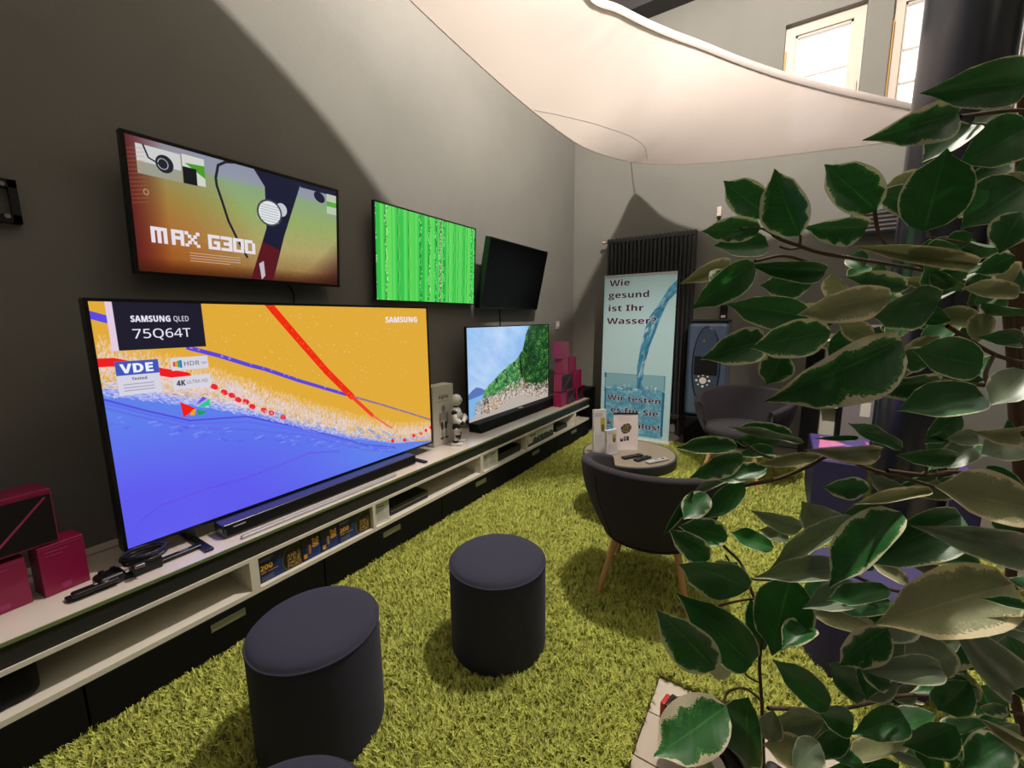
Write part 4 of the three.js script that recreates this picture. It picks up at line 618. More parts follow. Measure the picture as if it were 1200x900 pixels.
  { const sh = new THREE.Shape(); [[-0.06, 0], [0.06, 0], [0.03, 0.065], [-0.06, 0.065]].forEach(([x, y], i) => (i ? sh.lineTo(x, y) : sh.moveTo(x, y))); mesh('cabinet', new THREE.ExtrudeGeometry(sh, { depth: 1.5, bevelEnabled: true, bevelSize: 0.004, bevelThickness: 0.004, bevelSegments: 2 }).translate(0, 0.004, -0.75), M.blackMatt, s2); mesh('logo', box(0.03, 0.001, 0.07, -0.02, 0.0738, 0), M.steel, s2); }
  // robot and its carton
  const tex = canvasTex(256, 512, (c, W, Hh) => { c.fillStyle = '#d9d4c8'; c.fillRect(0, 0, W, Hh); c.fillStyle = '#2a2826'; c.font = 'bold 46px sans-serif'; c.fillText('Alpha', 68, 110); c.fillStyle = '#9a958c'; c.fillRect(52, 130, 130, 4); const P = (x, y, w, h, k) => { c.fillStyle = k; c.beginPath(); c.ellipse(x, y, w, h, 0, 0, 6.3); c.fill(); }; P(126, 200, 26, 30, '#8a867e'); P(126, 265, 44, 42, '#a8a49a'); P(80, 290, 13, 60, '#8f8a82'); P(172, 290, 13, 60, '#8f8a82'); P(104, 350, 17, 40, '#3c3836'); P(150, 350, 17, 40, '#3c3836'); P(102, 420, 15, 40, '#a8a49a'); P(152, 420, 15, 40, '#a8a49a'); P(98, 460, 22, 10, '#3c3836'); P(156, 460, 22, 10, '#3c3836'); });
  const rb = thing('robot_carton', 'white carton printed with a standing robot', 'box', [-2.14, YT, -2.28], FX);
  mesh('carton', box(0.23, 0.45, 0.1, 0, 0.225, 0, 0.003), std(0xd6d1c5, 0.5), rb); mesh('front_print', new THREE.PlaneGeometry(0.22, 0.44).translate(0, 0.225, 0.0512), std(0xffffff, 0.5, { map: tex }), rb);
  const r = thing('toy_robot', 'white and black toy robot with folded arms and a round head', 'robot', [-2.02, YT, -2.34], FX + 0.5);
  const wh = phys(0xdcd9d2, 0.3, { clearcoat: 0.3 }), S = (x, y, z, a, b, c) => new THREE.SphereGeometry(1, 20, 14).scale(a, b, c).translate(x, y, z);
  mesh('head', S(0, 0.335, 0.004, 0.042, 0.046, 0.042), wh, r); mesh('visor', S(0, 0.335, 0.02, 0.033, 0.026, 0.03), std(0xb9b6b0, 0.3), r); mesh('neck', cyl(0.014, 0.018, 0.03, 0, 0.287, 0, 12), M.black, r);
  mesh('torso', [S(0, 0.235, 0, 0.058, 0.05, 0.04), S(0, 0.185, 0, 0.04, 0.035, 0.032)], wh, r); mesh('pelvis', box(0.085, 0.045, 0.05, 0, 0.135, 0, 0.012), M.black, r);
  const arm = (s) => { const a = mesh('arm', [tube([V(s * 0.065, 0.25, 0), V(s * 0.085, 0.2, 0.02), V(s * 0.07, 0.175, 0.06)], 0.017, 10, 10), tube([V(s * 0.07, 0.175, 0.06), V(s * 0.02, 0.2, 0.068), V(-s * 0.015, 0.215, 0.06)], 0.015, 10, 10)], wh, r); mesh('joint', [S(s * 0.066, 0.252, 0, 0.022, 0.022, 0.022), S(s * 0.074, 0.176, 0.055, 0.019, 0.019, 0.019)], M.black, a); };
  arm(-1); arm(1);
  const leg = (s, k) => { const a = mesh('leg', [tube([V(s * 0.032, 0.12, 0), V(s * 0.04, 0.095, 0.006 + k), V(s * 0.04, 0.075, 0.006 + k)], 0.019, 8, 10), tube([V(s * 0.042, 0.06, k), V(s * 0.044, 0.03, 0)], 0.017, 8, 10), box(0.045, 0.018, 0.085, s * 0.046, 0.009, 0.012, 0.007)], wh, r); mesh('joint', [S(s * 0.041, 0.068, 0.008 + k, 0.022, 0.02, 0.022), S(s * 0.045, 0.028, 0, 0.019, 0.014, 0.022)], M.black, a); };
  leg(-1, 0.012); leg(1, 0);
  // in the shelves
  const YS = 0.218;
  const cs = thing('centre_speaker', 'black fabric centre speaker with a rounded end in the shelf', 'speaker', [-2.02, YS, 0.12], FX);
  mesh('cabinet', new RoundedBoxGeometry(0.56, 0.128, 0.24, 4, 0.03).translate(0, 0.064, 0), M.blackMatt, cs); mesh('feet', [box(0.02, 0.004, 0.18, -0.2, 0.002, 0), box(0.02, 0.004, 0.18, 0.2, 0.002, 0)], M.black, cs);
  const fr = canvasTex(512, 320, (c, W, Hh) => { const R = rng(31); c.fillStyle = '#0e1a3c'; c.fillRect(0, 0, W, Hh); c.fillStyle = '#16306a'; c.beginPath(); c.moveTo(60, 320); c.lineTo(260, 60); c.lineTo(300, 320); c.fill(); c.fillStyle = '#15110c'; c.beginPath(); c.ellipse(430, 190, 150, 170, 0, 0, 6.3); c.fill(); c.strokeStyle = '#a88a3a'; c.lineWidth = 4; c.stroke(); for (let k = 0; k < 420; k++) { c.fillStyle = ['#c8a83c', '#8a7030', '#e8d888', '#5a4420', '#b86a20'][(R() * 5) | 0]; c.globalAlpha = 0.75; c.fillRect(330 + 170 * R(), 110 + 190 * R(), 4 + 10 * R(), 3 + 8 * R()); } c.globalAlpha = 1; c.fillStyle = '#e0a428'; c.font = '900 88px sans-serif'; c.fillText('200', 18, 176); c.font = 'bold 34px sans-serif'; c.fillText('LED', 26, 216); c.fillStyle = '#c08a28'; c.fillRect(104, 200, 120, 10); c.fillStyle = '#8a90a8'; c.fillRect(24, 40, 150, 8); c.fillRect(24, 60, 120, 6); for (let k = 0; k < 5; k++) c.fillRect(30, 250 + 12 * k, 130 + 20 * R(), 3); });
  const sp = canvasTex(160, 320, (c, W, Hh) => { c.fillStyle = '#0c1634'; c.fillRect(0, 0, W, Hh); c.fillStyle = '#14306c'; c.fillRect(40, 150, 120, 170); c.fillStyle = '#e0a428'; c.save(); c.translate(90, 60); c.rotate(Math.PI / 2); c.font = '900 76px sans-serif'; c.fillText('200', 0, 0); c.restore(); c.fillStyle = '#a06a28'; c.fillRect(56, 130, 22, 120); c.fillStyle = '#c08020'; c.fillRect(12, 230, 30, 60); c.fillStyle = '#f0d050'; c.fillRect(20, 262, 12, 14); });
  const carton = (lab, z, w, t) => { const g = thing('light_chain_box', lab, 'box', [-1.945, YS, z], FX); mesh('carton', box(w, 0.126, 0.12, 0, 0.063, 0, 0.002), std(0x0d1630, 0.4), g); mesh('front_print', new THREE.PlaneGeometry(w - 0.002, 0.124).translate(0, 0.063, 0.0606), std(0xffffff, 0.4, { map: t }), g); };
  carton('dark blue light-chain box with round photo beside the empty compartment', -0.913, 0.2, fr); carton('upright dark blue light-chain box after the first round-photo box', -1.064, 0.098, sp); carton('upright dark blue light-chain box before the second round-photo box', -1.164, 0.098, sp); carton('dark blue light-chain box with round photo beside the price card', -1.315, 0.2, fr);
  const card = canvasTex(200, 260, (c, W, Hh) => { const R = rng(4); c.fillStyle = '#c4c4ba'; c.fillRect(0, 0, W, Hh); c.fillStyle = '#4a4c50'; c.fillRect(24, 30, 140, 6); c.fillRect(30, 50, 100, 14); c.fillStyle = '#8f9090'; for (let k = 0; k < 11; k++) c.fillRect(26, 90 + k * 13, 90 + 60 * R(), 4); });
  const sign = (lab, z, x = -1.885) => { const g = thing('price_card', lab, 'price card', [x, YS, z], FX - 0.12); mesh('card', box(0.095, 0.128, 0.002, 0, 0.064, 0), std(0xffffff, 0.6, { map: card }), g); mesh('holder', box(0.1, 0.008, 0.03, 0, 0.004, -0.004), M.clearPlastic, g); };
  sign('white price card beside the silver-striped disc player', -1.502); sign('white price card standing at the end of the empty shelf', -2.517); sign('white price card in front of the black receiver', -2.622, -1.88);
  const dev = (name, lab, cat, z, w, h, d, stripe) => { const g = thing(name, lab, cat, [-1.9 - d / 2, YS, z], FX); mesh('case', box(w, h, d, 0, h / 2, 0, 0.004), M.black, g); mesh('stripe', box(w * 0.98, 0.004, 0.002, 0, h * 0.55, d / 2 + 0.0005), stripe ? M.steel : M.charcoal, g); };
  dev('disc_player', 'black disc player with a silver stripe', 'disc player', -1.735, 0.32, 0.052, 0.26, true); dev('receiver', 'black receiver box between price card and harbour photo box', 'receiver', -2.86, 0.4, 0.06, 0.26, false); dev('set_top_box', 'small flat black set-top box before the end compartment', 'set-top box', -3.9, 0.26, 0.045, 0.18, false);
  const hb = canvasTex(420, 140, (c, W, Hh) => { const R = rng(12); c.fillStyle = '#c8c4b4'; c.fillRect(0, 0, W, Hh); c.fillStyle = '#1d3358'; c.beginPath(); c.moveTo(0, 140); c.lineTo(0, 110); c.lineTo(420, 90); c.lineTo(420, 140); c.fill(); for (let k = 0; k < 60; k++) { c.fillStyle = ['#14161c', '#2a2c34', '#3c4048'][(R() * 3) | 0]; const x = 70 + R() * 330; c.fillRect(x, 60 + 30 * R(), 12 + 16 * R(), 40 + 20 * R()); } c.fillStyle = '#14161c'; c.fillRect(380, 30, 14, 16); c.fillRect(30, 24, 90, 14); c.fillStyle = '#e8d890'; for (let k = 0; k < 20; k++) c.fillRect(70 + R() * 330, 80 + 40 * R(), 4, 4); });
  const g = thing('photo_carton', 'pale carton printed with a dark harbour skyline', 'box', [-1.95, YS, -3.42], FX); mesh('carton', box(0.5, 0.125, 0.13, 0, 0.0625, 0, 0.002), std(0xc8c4b4, 0.5), g); mesh('front_print', new THREE.PlaneGeometry(0.498, 0.123).translate(0, 0.0625, 0.0656), std(0xffffff, 0.5, { map: hb }), g);
  const e = thing('router', 'small pale router in the end compartment', 'router', [-2.0, YS, -4.35], FX); mesh('case', box(0.18, 0.035, 0.14, 0, 0.0175, 0, 0.008), M.white, e); mesh('label', box(0.08, 0.001, 0.05, 0, 0.0355, 0), M.charcoal, e);
}
// ---------------------------------------------------------------- display furniture behind the plant
{
  const P = thing('display_plinth', 'purple display plinth with a pink patterned slanted top behind the plant', 'display plinth', [0.64, 0.012, -3.72]);
  const vio = std(0x2c2854, 0.55); mesh('body', box(0.8, 0.42, 0.75, 0, 0.21, 0, 0.006), vio, P);
  const pk = canvasTex(256, 256, (c, W, Hh) => { c.fillStyle = '#5a4a90'; c.fillRect(0, 0, W, Hh); ['#e88ab8', '#8a78c0', '#d070b0', '#7a6ab0', '#f0a8c0'].forEach((k, i) => { c.fillStyle = k; c.beginPath(); c.moveTo(20 + i * 45, 20 + (i % 2) * 60); c.lineTo(70 + i * 40, 90 + (i % 3) * 40); c.lineTo(10 + i * 48, 150 + (i % 2) * 50); c.fill(); }); });
  mesh('printed_top', box(0.78, 0.004, 0.73, 0, 0.423, 0), std(0xffffff, 0.4, { map: pk }), P);
  const D = thing('display_stand', 'grey display stand with black upright, small screen and white label', 'display stand', [0.44, 0, -4.8]);
  mesh('upright', box(0.13, 1.25, 0.1, -0.17, 0.625, 0), M.blackMatt, D); mesh('upright', box(0.03, 1.25, 0.1, 0.05, 0.625, 0), M.blackMatt, D);
  mesh('back_panel', box(0.12, 1.2, 0.01, -0.03, 0.62, -0.03), M.white, D); mesh('shelf', [box(0.12, 0.012, 0.12, -0.03, 0.55, 0), box(0.12, 0.012, 0.12, -0.03, 0.72, 0)], M.white, D);
  mesh('small_screen', box(0.11, 0.09, 0.01, -0.03, 0.61, 0.02), phys(0x2c4460, 0.15), D);
  mesh('grey_panel', box(0.36, 1.3, 0.03, 0.25, 0.65, 0.02), std(0x8a8288, 0.6), D); mesh('label', box(0.07, 0.13, 0.002, 0.23, 0.55, 0.037), M.paper, D);
  // shelf of magenta cartons further along
  const S = thing('product_shelf', 'black shelf rack filled with magenta cartons behind the plant', 'shelf', [1.75, 0, -2.7], -0.5);
  for (const x of [-0.48, 0.48]) mesh('side_panel', box(0.03, 1.9, 0.36, x, 0.95, 0), M.blackMatt, S); for (let k = 0; k < 5; k++) mesh('shelf_board', box(0.93, 0.02, 0.36, 0, 0.25 + k * 0.38, 0), M.blackMatt, S); mesh('back_panel', box(0.93, 1.9, 0.01, 0, 0.95, -0.175), M.blackMatt, S);
  for (let k = 0; k < 4; k++) for (let i = 0; i < 3; i++) { const p = V(-0.3 + 0.3 * i, 0.262 + k * 0.38, 0.02).applyAxisAngle(V(0, 1, 0), -0.5).add(V(1.75, 0, -2.7)); magentaBox(`magenta carton on the ${['lowest', 'second', 'third', 'top'][k]} board of the black shelf rack`, p.x, p.y, p.z, 0.22, 0.24, 0.2, -0.5, 'plain', `magenta cartons on rack board ${['one', 'two', 'three', 'four'][k]}`); }
}
// ---------------------------------------------------------------- kick scooter parked on the tiles
{
  const KS = 0.95, KT = -0.22, tail = onPlane(780, 832, 'y', 0.165 * KS), kp = V(-0.128 * KS, 0, 0).applyAxisAngle(V(0, 1, 0), KT);
  const g = thing('kick_scooter', 'dark electric kick scooter with a red tail light on the floor tiles', 'scooter', [tail.x - kp.x, 0, tail.z - kp.z], KT); g.scale.setScalar(KS);   // local +x runs forward
  const W = (x) => [new THREE.TorusGeometry(0.085, 0.027, 14, 40).translate(x, 0.112, 0)];
  mesh('rear_wheel', W(0.02), M.blackMatt, g); mesh('front_wheel', W(0.92), M.blackMatt, g);
  for (const x of [0.02, 0.92]) mesh('hub', new THREE.CylinderGeometry(0.055, 0.055, 0.05, 28).rotateX(Math.PI / 2).translate(x, 0.112, 0), M.steel, g);
  const arc = []; for (let k = 0; k <= 14; k++) { const a = Math.PI * (0.2 + 0.72 * k / 14); arc.push(V(0.02 + 0.135 * Math.cos(a), 0.112 + 0.135 * Math.sin(a), 0)); }
  const fg = tube(arc, 0.034, 30, 14); const fp = fg.attributes.position; mesh('rear_fender', fg, phys(0x15161c, 0.3, { clearcoat: 0.4 }), g);
  const tl = mesh('tail_light', box(0.02, 0.075, 0.05, -0.128, 0.17, 0, 0.006), M.red, g); mesh('light_housing', box(0.02, 0.085, 0.06, -0.112, 0.172, 0, 0.006), M.black, tl);
  mesh('mudflap', box(0.006, 0.08, 0.045, -0.122, 0.1, 0), M.blackMatt, g);
  mesh('deck', box(0.56, 0.05, 0.17, 0.43, 0.13, 0, 0.018), M.charcoal, g); mesh('grip_mat', box(0.5, 0.004, 0.14, 0.43, 0.157, 0), M.blackMatt, g);
  mesh('neck', tube([V(0.7, 0.14, 0), V(0.79, 0.2, 0), V(0.83, 0.3, 0)], 0.03, 16, 12), M.charcoal, g); mesh('fork', [tube([V(0.83, 0.3, 0), V(0.88, 0.2, 0.045), V(0.92, 0.112, 0.045)], 0.012, 12, 8), tube([V(0.83, 0.3, 0), V(0.88, 0.2, -0.045), V(0.92, 0.112, -0.045)], 0.012, 12, 8)], M.charcoal, g);
  mesh('kickstand', tube([V(0.3, 0.11, 0.07), V(0.28, 0.05, 0.11), V(0.27, 0.006, 0.14)], 0.008, 8, 8), M.steel, g);
}
{
  const g = scene.getObjectByName('kick_scooter');
  mesh('stem', tube([V(0.83, 0.3, 0), V(0.78, 0.7, 0), V(0.73, 1.1, 0)], 0.026, 16, 12), M.charcoal, g);
  mesh('handlebar', new THREE.CylinderGeometry(0.014, 0.014, 0.46, 16).rotateX(Math.PI / 2).translate(0.73, 1.1, 0), M.charcoal, g);
  for (const s of [-1, 1]) mesh('grip', new THREE.CylinderGeometry(0.018, 0.018, 0.11, 16).rotateX(Math.PI / 2).translate(0.73, 1.1, s * 0.19), M.blackMatt, g);
}
// ---------------------------------------------------------------- variegated plant
{
  const ROOT = V(0.42, 0, -0.62);
  const plant = thing('potted_ficus', 'large variegated ficus with green and cream leaves in a dark pot', 'plant', ROOT.toArray());
  const rgb = (h) => [parseInt(h.slice(1, 3), 16), parseInt(h.slice(3, 5), 16), parseInt(h.slice(5, 7), 16)];
  const leafTex = (seed, base, light, edge, edgeW, half = 0) => {        // u across the blade, v from stem to tip: cream margin of uneven width, paler veins
    const W = 96, Hh = 192, R = rng(seed), d = new Uint8Array(W * Hh * 4), n1 = Array.from({ length: 64 }, R), n2 = Array.from({ length: 4096 }, R);
    const s1 = (t, o) => { const f = t * 11 + o * 17, i = f | 0, q = f - i, w = q * q * (3 - 2 * q); return n1[i & 63] * (1 - w) + n1[(i + 1) & 63] * w; };
    const A = rgb(base), B = rgb(light), C = rgb(edge);
    for (let y = 0; y < Hh; y++) for (let x = 0; x < W; x++) {
      const u = (x + 0.5) / W, v = (y + 0.5) / Hh, s = u < 0.5 ? 0 : 1, e = 1 - Math.abs(u - 0.5) * 2, fine = n2[((y >> 1) * 48 + (x >> 1)) & 4095];
      let m = edgeW * (0.35 + 1.5 * s1(v, s + seed)) * (0.75 + 0.5 * fine); if (half && s === (half > 0 ? 1 : 0)) m = m * 1.4 + 0.5 * Math.max(0, s1(v * 0.5, 5 + seed) - 0.35);
      const vein = Math.abs(((v * 13 - Math.abs(u - 0.5) * 5) % 1 + 1) % 1 - 0.5) < 0.06 ? 0.3 : 0, rib = Math.abs(u - 0.5) < 0.02 * (1.2 - v) ? 0.75 : 0;
      let c; const st = s1(v * 1.7 + u * 0.8, 3 + seed) * 0.4 + fine * 0.25;
      if (e < m) c = C.map((q, k) => q * (0.93 + 0.07 * fine)); else { const k = Math.min(1, Math.max(vein, rib, e < m * 1.7 ? 0.75 * fine + 0.2 : 0, st * 0.6)); c = A.map((q, i) => q + (B[i] - q) * k); }
      const o = (y * W + x) * 4; d[o] = c[0]; d[o + 1] = c[1]; d[o + 2] = c[2]; d[o + 3] = 255;
    }
    const t = new THREE.DataTexture(d, W, Hh); t.colorSpace = THREE.SRGBColorSpace; t.magFilter = THREE.LinearFilter; t.minFilter = THREE.LinearMipmapLinearFilter; t.generateMipmaps = true; t.needsUpdate = true; return t;
  };
  const lm = (t, tr = 0.24, rough = 0.42, extra = {}) => phys(0xffffff, rough, { map: t, side: THREE.DoubleSide, transmission: tr, thickness: 0, specularIntensity: 0.6, ...extra });
  const LM = {
    // upper sides share one green and differ in their cream margins; undersides are paler
    g: lm(leafTex(1, '#215a28', '#4c8c40', '#d9dab4', 0.17)), b: lm(leafTex(2, '#215a28', '#4c8c40', '#d9dab4', 0.14)), d: lm(leafTex(3, '#215a28', '#4c8c40', '#d9dab4', 0.05)), h: lm(leafTex(5, '#215a28', '#4c8c40', '#d8d2b0', 0.15, 1)),
    p: lm(leafTex(4, '#7d8258', '#9a9d72', '#d8cba2', 0.15), 0.22, 0.6), s: lm(leafTex(6, '#6c7e62', '#8c9a80', '#ccd0b4', 0.08), 0.22, 0.4), w: lm(leafTex(7, '#c0c0a8', '#ccccb4', '#dcd7c0', 0.1)),
  };
  // unit leaf: base at 0, tip at +y 1, width 1, curled; four shapes
  const unit = (bend, fold, wav) => {
    const NY = 12, NX = 4, P = [], U = [], I = [];
    for (let j = 0; j <= NY; j++) { const v = j / NY, w = (v < 0.8 ? Math.pow(Math.max(0, Math.sin(Math.PI * Math.pow(v, 0.72) * 0.93)), 0.85) : 0.55 * Math.pow((1 - v) / 0.2, 1.35)) * (v < 0.8 ? 1 : 1) + 0.014;
      for (let i = 0; i <= NX; i++) { const s = i / NX * 2 - 1; P.push(s * 0.5 * w, v, bend * (v * v - 0.3 * v) + fold * Math.abs(s) * w + wav * Math.sin(v * 9 + s * 2) * w * Math.abs(s)); U.push(0.5 + s * 0.5, v); } }
    for (let j = 0; j < NY; j++) for (let i = 0; i < NX; i++) { const a = j * (NX + 1) + i, b = a + NX + 1; I.push(a, a + 1, b, b, a + 1, b + 1); }
    const q = new THREE.BufferGeometry(); q.setAttribute('position', new THREE.Float32BufferAttribute(P, 3)); q.setAttribute('uv', new THREE.Float32BufferAttribute(U, 2)); q.setIndex(I); q.computeVertexNormals(); return q;
  };
  const LG = [unit(0.2, 0.16, 0.03), unit(-0.26, 0.2, 0.04), unit(0.32, 0.12, 0.05), unit(-0.14, 0.24, 0.03)];
  const R = rng(2024);
  const addLeaf = (B, T, w, key, roll) => {
    const y = T.clone().sub(B), len = y.length(), view = EYE.clone().sub(B).normalize(); y.normalize();
    const x = new THREE.Vector3().crossVectors(y, view).normalize(), z = new THREE.Vector3().crossVectors(x, y);
    const q = new THREE.Matrix4().makeRotationAxis(y, roll); x.applyMatrix4(q); z.applyMatrix4(q);
    const m = mesh('leaf', LG[(R() * 4) | 0], LM[key], plant);
    const mm = new THREE.Matrix4().makeBasis(x.multiplyScalar(w), y.multiplyScalar(len), z.multiplyScalar(len * 0.8)); mm.setPosition(B.clone().sub(ROOT));
    m.matrixAutoUpdate = true; mm.decompose(m.position, m.quaternion, m.scale);
    const st = B.clone().add(V(0, -0.003, 0));
  };
  // [stem x, y, tip x, y, width, look, depth?] as seen in the photograph; the depth follows from a leaf being about 9 cm long
  const L = [
    [900, 252, 847, 215, 36, 'g'], [892, 267, 817, 272, 27, 'b'], [937, 276, 903, 200, 46, 'g'], [1027, 247, 967, 192, 44, 'g'], [1017, 265, 947, 270, 32, 'b'], [901, 288, 832, 292, 32, 'd'], [856, 311, 800, 331, 20, 'p'], [883, 307, 811, 363, 34, 'd'], [967, 318, 883, 313, 22, 'd'], [953, 329, 883, 334, 34, 'g'], [850, 318, 829, 341, 22, 'h', 0.62], [950, 371, 848, 354, 36, 'd'],
    [1045, 347, 913, 369, 36, 'p'], [974, 388, 868, 409, 40, 'g'], [897, 398, 828, 419, 38, 'g'], [917, 414, 899, 452, 34, 'g', 0.55], [1057, 400, 902, 473, 64, 'h'], [1102, 352, 998, 367, 44, 'd'], [1149, 378, 1090, 370, 26, 'p'], [1063, 336, 981, 325, 22, 'h'], [1145, 310, 1009, 289, 20, 'p', 0.42], [1128, 326, 1072, 303, 26, 'd'], [1110, 340, 1058, 327, 16, 'p'], [1195, 343, 1117, 340, 22, 'p'],
    [1083, 272, 1107, 177, 58, 'd'], [1205, 96, 1086, 108, 46, 'd'], [1123, 132, 1020, 163, 40, 'h'], [1139, 146, 1074, 203, 36, 'g'], [1088, 209, 1035, 221, 24, 'p'], [1075, 245, 1030, 224, 32, 'g', 0.6], [1205, 150, 1130, 190, 54, 'd'], [1177, 188, 1131, 213, 20, 'g'], [1125, 256, 1146, 226, 30, 'p', 0.6], [1205, 215, 1128, 265, 58, 'd'], [1197, 248, 1172, 294, 36, 'g', 0.45],
    [1102, 446, 1016, 456, 30, 'g'], [1090, 424, 1046, 417, 28, 'g', 0.55], [1153, 464, 1037, 489, 42, 'd'], [1152, 428, 1060, 412, 46, 'd'], [1204, 435, 1157, 480, 36, 's', 0.5], [1208, 518, 1142, 538, 34, 's'], [1195, 506, 1152, 510, 22, 'p', 0.5], [1146, 512, 1100, 515, 18, 's', 0.55], [1140, 524, 1097, 546, 26, 's', 0.56], [1121, 535, 1040, 531, 20, 'd'], [1212, 596, 1082, 572, 58, 'p'], [1093, 576, 991, 597, 14, 'p', 0.38], [1056, 600, 968, 682, 44, 'g'], [1126, 604, 1003, 661, 46, 'd', 0.42], [1212, 650, 1092, 622, 38, 's'], [1149, 660, 1045, 650, 24, 'h', 0.45], [1187, 684, 1010, 735, 64, 'p', 0.3], [1210, 716, 1157, 700, 13, 'g', 0.28],
    [1043, 690, 962, 712, 24, 'd'], [1045, 705, 968, 719, 26, 'd'], [1040, 736, 981, 776, 38, 'h', 0.48], [1044, 802, 992, 772, 28, 'g', 0.5], [1104, 785, 1017, 787, 28, 's'], [1068, 735, 1106, 806, 44, 's'], [1112, 726, 1204, 820, 42, 's'], [1220, 876, 1129, 823, 16, 'p'], [1014, 816, 951, 768, 32, 'd'], [1085, 900, 1043, 885, 13, 's', 0.5],
    [828, 578, 801, 612, 27, 'b', 0.6], [813, 574, 777, 625, 10, 'g', 0.6], [868, 556, 806, 580, 11, 's'], [872, 566, 830, 608, 24, 'd', 0.66], [853, 628, 790, 616, 28, 'g'], [832, 655, 785, 622, 28, 'g', 0.62], [878, 690, 787, 648, 44, 'd', 0.55], [860, 667, 833, 648, 22, 'd', 0.66], [907, 642, 853, 627, 24, 'd'], [940, 618, 884, 602, 20, 's'], [925, 632, 885, 622, 15, 's', 0.7], [978, 617, 940, 590, 40, 's', 0.5], [1006, 608, 900, 663, 22, 's', 0.46], [985, 667, 893, 673, 26, 's'], [927, 676, 903, 758, 56, 'd', 0.55], [952, 734, 917, 754, 28, 'g', 0.54],
    [838, 784, 765, 707, 46, 'g', 0.5], [881, 779, 797, 698, 48, 'd', 0.53], [849, 797, 830, 748, 26, 'w', 0.56], [851, 827, 768, 890, 56, 'h', 0.42], [877, 817, 872, 908, 46, 'd', 0.44], [906, 832, 900, 870, 24, 's', 0.5], [972, 830, 898, 769, 32, 'd'], [891, 762, 879, 700, 20, 'd', 0.6], [838, 908, 810, 888, 22, 'p', 0.45], [952, 886, 892, 872, 32, 'p', 0.5], [972, 688, 944, 706, 28, 'd', 0.56],
    [864, 522, 787, 528, 20, 'g'], [871, 533, 804, 559, 25, 'b'], [899, 548, 830, 566, 23, 'g'], [942, 519, 836, 504, 10, 's', 0.5], [929, 509, 857, 500, 14, 'g'], [914, 516, 853, 510, 20, 'd'], [906, 531, 868, 531, 15, 'd', 0.7], [962, 534, 880, 544, 14, 'p'], [1058, 525, 977, 497, 18, 'd'], [1032, 527, 953, 531, 20, 'p'], [1006, 513, 955, 514, 6, 'd', 0.6], [1019, 572, 960, 567, 26, 'g'], [1024, 590, 979, 600, 24, 'g', 0.6], [1063, 582, 1017, 556, 20, 's', 0.62],
    [1180, 745, 1212, 790, 34, 'd', 0.45], [1160, 770, 1205, 740, 26, 's', 0.5], [1060, 840, 1005, 860, 30, 'd', 0.5], [1120, 850, 1060, 880, 34, 'd', 0.5], [1180, 870, 1130, 900, 34, 'g', 0.5], [1000, 850, 950, 830, 28, 'd', 0.52], [960, 870, 925, 905, 30, 's', 0.48], [1195, 400, 1150, 395, 20, 'd', 0.55], [1190, 300, 1140, 320, 24, 'g', 0.55],
    [1195, 620, 1160, 600, 26, 'd', 0.5],
  ];
  L.forEach(([bx, by, tx, ty, w, key, dep]) => {
    const len = Math.hypot(tx - bx, ty - by), d = dep ?? Math.min(0.7, Math.max(0.36, 0.088 * F / len));
    const B = atDepth(bx, by, d), T = atDepth(tx, ty, d * (1 + 0.1 * (R() - 0.55)));
    addLeaf(B, T, w / F * d * 1.08, key, (R() - 0.5) * 1.0);
  });
  // leaves deeper in the crown
  for (let k = 0, n = 0; n < 168 && k < 1200; k++) {
    const low = n > 92, mid = !low && n < 48, px = low ? 905 + 305 * Math.sqrt(R()) : mid ? 970 + 240 * R() : 985 + 225 * Math.sqrt(R()), py = low ? 690 + 215 * R() : mid ? 290 + 160 * R() : 120 + 700 * R(), d = low ? 0.52 + 0.3 * R() : 0.6 + 0.34 * R();
    if (px < 1075 && (py < 290 || (py > 450 && py < 620))) continue; if (px < 1000 && py > 640 && py < 800) continue; if (px > 1165 && py > 320 && py < 480 && R() > 0.4) continue; if (py < 230 && px < 1120) continue;
    const a = R() * 6.28, B = atDepth(px, py, d), l = 0.06 + 0.035 * R(); n++;
    const T = B.clone().add(toWorld(V(Math.cos(a) * l - 0.02, Math.sin(a) * l * 0.6 - 0.015, (R() - 0.5) * 0.08)));
    addLeaf(B, T, l * (0.42 + 0.12 * R()), 'dddgddshdp'[(R() * 10) | 0], (R() - 0.5) * 2.4);
  }
  // branches
  const br = (r, pts) => mesh('branch', tube(pts.map(([x, y, d]) => atDepth(x, y, d).sub(ROOT)), r, pts.length * 6, 7), M.bark, plant);
  br(0.0026, [[1180, 345, 0.75], [1085, 318, 0.68], [1000, 303, 0.62], [960, 296, 0.6], [937, 288, 0.59], [905, 274, 0.58], [900, 254, 0.57]]);
  br(0.0016, [[937, 288, 0.59], [938, 280, 0.58], [937, 272, 0.57]]); br(0.0016, [[906, 275, 0.58], [893, 268, 0.57], [868, 268, 0.56]]); br(0.0016, [[940, 290, 0.6], [925, 292, 0.6], [914, 289, 0.6]]);
  br(0.0024, [[1110, 330, 0.7], [1060, 300, 0.64], [1035, 283, 0.6], [1027, 262, 0.56], [1025, 246, 0.55]]); br(0.0022, [[960, 312, 0.62], [920, 300, 0.6], [885, 306, 0.58]]);
  br(0.003, [[1150, 590, 0.7], [1080, 566, 0.64], [1020, 550, 0.62], [975, 533, 0.62], [950, 545, 0.64], [915, 560, 0.66], [872, 569, 0.66]]); br(0.002, [[960, 534, 0.62], [915, 538, 0.6], [893, 533, 0.58], [868, 517, 0.56]]);
  br(0.0035, [[1180, 575, 0.72], [1120, 553, 0.62], [1085, 557, 0.6], [1040, 552, 0.6]]); br(0.002, [[1085, 557, 0.6], [1085, 545, 0.58], [1080, 530, 0.58]]);
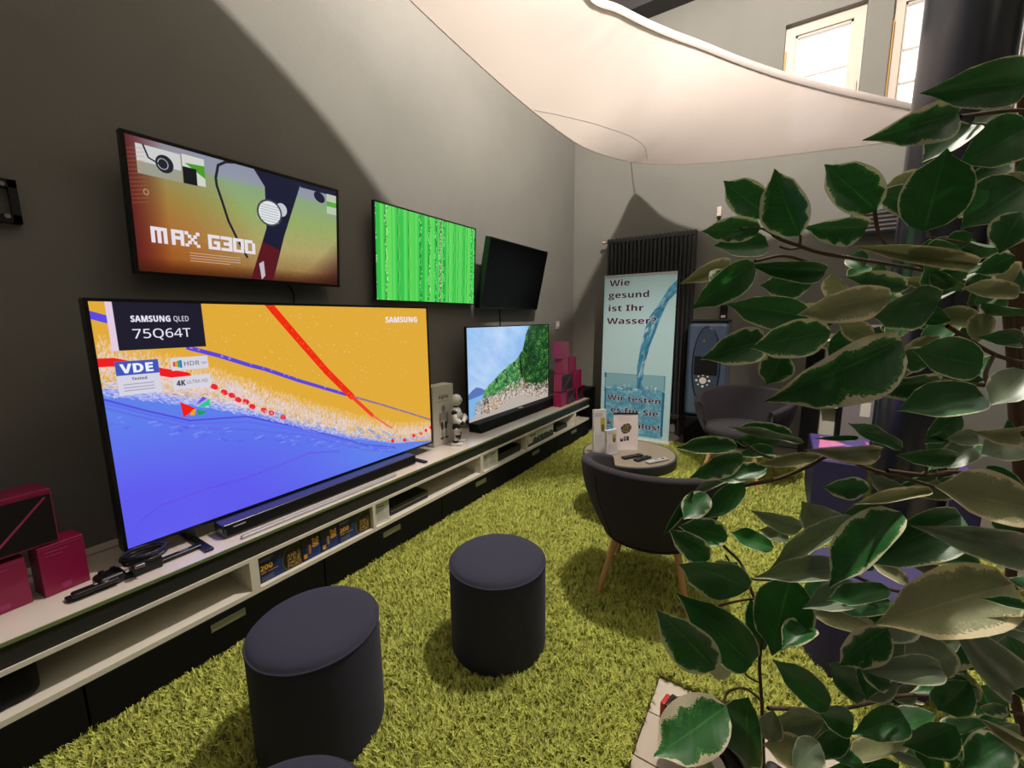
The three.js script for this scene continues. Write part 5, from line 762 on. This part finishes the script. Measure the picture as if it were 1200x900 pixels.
  br(0.0022, [[895, 900, 0.55], [893, 830, 0.56], [890, 775, 0.57], [893, 735, 0.58], [876, 680, 0.6], [868, 660, 0.62], [848, 640, 0.62]]); br(0.0016, [[894, 822, 0.56], [870, 806, 0.55], [852, 812, 0.55], [847, 830, 0.54]]); br(0.0014, [[890, 800, 0.57], [874, 790, 0.57], [873, 775, 0.57], [880, 762, 0.57]]); br(0.0016, [[905, 680, 0.6], [880, 678, 0.62], [862, 668, 0.63], [850, 650, 0.64]]); br(0.0016, [[892, 700, 0.58], [862, 705, 0.6], [842, 710, 0.6]]);
  br(0.003, [[1230, 460, 0.7], [1160, 452, 0.6], [1130, 450, 0.58], [1102, 446, 0.56]]); br(0.003, [[1230, 430, 0.7], [1165, 415, 0.62], [1110, 382, 0.6]]); br(0.0026, [[1165, 415, 0.62], [1155, 440, 0.6], [1162, 458, 0.58]]); br(0.0024, [[1240, 130, 0.6], [1180, 130, 0.52], [1125, 137, 0.48]]); br(0.0022, [[1150, 290, 0.7], [1120, 283, 0.68], [1090, 278, 0.66], [1090, 270, 0.6]]); br(0.002, [[1190, 690, 0.45], [1160, 672, 0.5], [1140, 660, 0.5]]);
  br(0.0026, [[1210, 840, 0.75], [1120, 820, 0.7], [1060, 815, 0.66], [990, 830, 0.62], [900, 830, 0.56]]); br(0.0024, [[1190, 720, 0.7], [1100, 700, 0.62], [1040, 690, 0.58], [985, 668, 0.52]]);
  // trunk and pot
  const tp = (x, y, d) => atDepth(x, y, d).sub(ROOT);
  mesh('trunk', tube([V(0, 0.28, 0), tp(1235, 900, 0.72), tp(1215, 700, 0.76), tp(1190, 460, 0.78), tp(1200, 200, 0.74), tp(1205, 90, 0.66)], 0.011, 60, 9), M.bark, plant);
  mesh('trunk', tube([V(0.02, 0.28, 0.02), tp(1210, 900, 0.78), tp(1180, 760, 0.78), tp(1195, 560, 0.78), tp(1180, 350, 0.76)], 0.008, 50, 8), M.bark, plant);
  mesh('pot', lathe([[0.11, 0.014], [0.135, 0.02], [0.17, 0.3], [0.175, 0.31], [0.16, 0.31], [0.15, 0.27]], 48), M.pot, plant); mesh('soil', cyl(0.152, 0.152, 0.01, 0, 0.272, 0, 36), M.soil, plant);
}
renderer.render(scene, camera);
